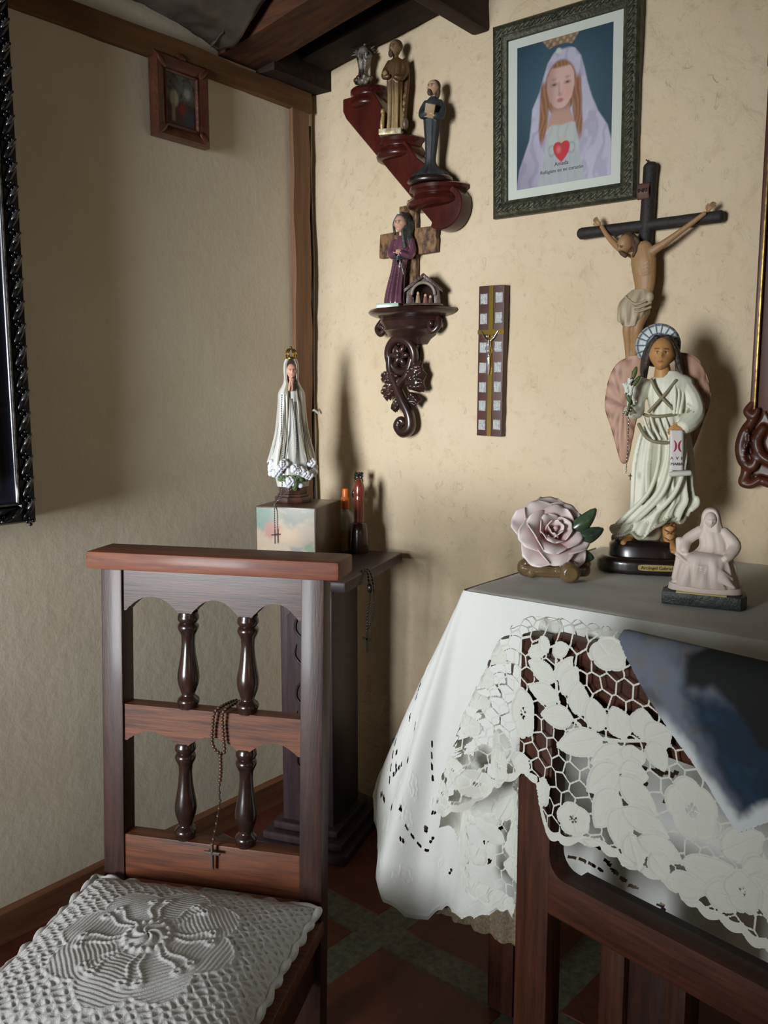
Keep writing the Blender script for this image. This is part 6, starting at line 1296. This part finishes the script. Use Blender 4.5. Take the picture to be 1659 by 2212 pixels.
# bronze standing saint
BX = thing('bronze_saint_statue', 'bronze-brown standing saint statue on a pale gold base, middle shelf step', 'statue', (0.345, -0.055, 1.967), face_cam(.345, -.055) - .2)
q = T(849, 298, .00127, .0012); M['bronze'] = mat('worn_gilt_bronze', (1, 1, 1, 1), .4, vcol=True, metal=.25, col2=S(190, 180, 160), nscale=40, contrast=(.2, .8))
BR, BD, GD = S(96, 70, 44), S(56, 38, 24), S(178, 154, 106)
M['gilt_base'] = mat('pale_gilt_base', S(150, 132, 92), .4, metal=.3, col2=S(206, 196, 168), nscale=60, contrast=(.45, .6))
obj('base', G().prism([(-.034, -.026), (.028, -.026), (.028, .026), (-.034, .026)], 0, .016, 'xy'), 'gilt_base', BX, bevel=.002)
g = G(); robe(g, [(.014, .004, 0, .022, .018, .08), (.04, .005, 0, .020, .017, .14), (.09, .006, 0, .020, .016, .14), (.13, .006, 0, .022, .017, .10), (.165, .008, 0, .024, .017, .06), (.19, .010, 0, .022, .015, .03), (.203, .010, 0, .009, .008, 0)], n=80, m=60, folds=9, col=GD, shade=BR, twist=.4)
cc = g.c[0]; zz = g.v[0][:, 2]; k = smoothstep(.06, .15, zz)[:, None]; g.c[0] = cc * (1 - k) + npa(BR) * k
arm(g, [(-.008, 0, .192), (-.018, -.006, .17), (-.020, -.016, .152), (-.006, -.022, .150)], [.008, .009, .008, .006], BR); arm(g, [(.028, 0, .192), (.034, -.004, .165), (.028, -.016, .145), (.012, -.022, .148)], [.008, .009, .008, .006], BR)
g.tube(spline([(.034, .004, .198), (.040, .006, .15), (.032, .004, .06), (.034, .0, .018)], 16), .007, 8, BR); g.ell((-.016, -.018, .158), (.007, .007, .009), col=GD)
obj('robe', fuse(g, .002, 1, 'robe'), 'bronze', BX)
g = G(); head(g, (.007, -.003, .226), .042, S(120, 92, 64), yaw=-.3, brow=S(40, 28, 20), lip=S(100, 60, 44)); g.tube([(.009, 0, .198), (.008, 0, .212)], .008, 10, BR); obj('face', g, 'vcol', BX, smooth=80)
g = G(); g.ell((.010, .003, .234), (.0175, .0185, .0165)); g.ell((-.002, -.016, .210), (.007, .006, .011)); obj('hair', fuse(g, .002, 1, 'hair'), 'hair_brown', BX)
g = G(); g.tube(spline([(-.028, -.006, .016), (-.027, -.008, .036), (-.024, -.008, .058)], 10), [.006, .006, .0065, .007, .007, .007, .0065, .006, .005, .005], 8, GD); g.ell((-.025, -.011, .064), (.0065, .008, .008), col=GD); g.ell((.036, -.006, .030), (.009, .012, .016), col=S(120, 104, 92)); obj('small_attendants', fuse(g, .0018, 1, 'small_attendants'), 'bronze', BX)
# friar in dark habit
FX = thing('friar_statue', 'slender friar statue in a dark grey habit holding a book, lowest shelf step', 'statue', (0.478, -0.062, 1.823), face_cam(.478, -.062) - .15)
q = T(931, 400, .00123, .00118); HB_, HD_ = S(44, 48, 50), S(24, 26, 28); SKF = S(186, 150, 122)
obj('base', G().lathe([(.058, 0), (.062, .004), (.060, .012), (.055, .016)], n=40, sy=.75), 'base_black', FX, smooth=50)
g = G(); robe(g, [(.012, 0, 0, .055, .040, .05), (.024, 0, 0, .046, .034, .08), (.036, 0, 0, .028, .022, .10), (.055, 0, 0, .015, .014, .08), (.10, .002, 0, .017, .015, .09), (.14, .003, 0, .021, .016, .08), (.175, .004, 0, .024, .016, .04), (.20, .006, 0, .024, .015, .02), (.214, .006, 0, .013, .010, 0), (.22, .006, 0, .007, .007, 0)], n=80, m=70, folds=10, col=HB_, shade=HD_, twist=.2)
arm(g, [(-.012, 0, .205), (-.021, -.004, .185), (-.020, -.014, .170), (-.008, -.024, .172)], [.008, .0095, .010, .008], HB_); arm(g, [(.024, 0, .205), (.032, -.004, .185), (.028, -.014, .165), (.016, -.024, .165)], [.008, .0095, .010, .008], HB_)
obj('habit', fuse(g, .002, 1, 'habit'), 'vcol', FX)
obj('hand', hand(G(), (-.006, -.025, .172), (.9, -.3, .1), (0, -.8, .6), .014, SKF, .5), 'vcol', FX, smooth=80); obj('hand', hand(G(), (.017, -.025, .163), (-.7, -.3, .6), (0, -.8, .6), .014, SKF, .5, -1), 'vcol', FX, smooth=80)
o = obj('book', G(S(150, 122, 88)).box((-.013, -.004, -.017), (.013, .004, .017)), 'vcol', FX, bevel=.001); o.location = (.002, -.030, .176); o.rotation_euler = (.5, .25, 0)
g = G(); head(g, (.006, -.003, .240), .040, SKF, yaw=-.3, brow=S(46, 32, 24)); g.tube([(.006, 0, .215), (.006, 0, .226)], .008, 10, SKF); obj('face', g, 'vcol', FX, smooth=80)
g = G(); g.ell((.009, .004, .246), (.0165, .018, .0165)); g.tube(spline([(.018, -.002, .245), (.020, .0, .230), (.016, .002, .218)], 8), .006, 8); g.ell((-.001, -.017, .226), (.0065, .0055, .0095)); obj('hair', fuse(g, .0018, 1, 'hair'), 'hair_brown', FX)
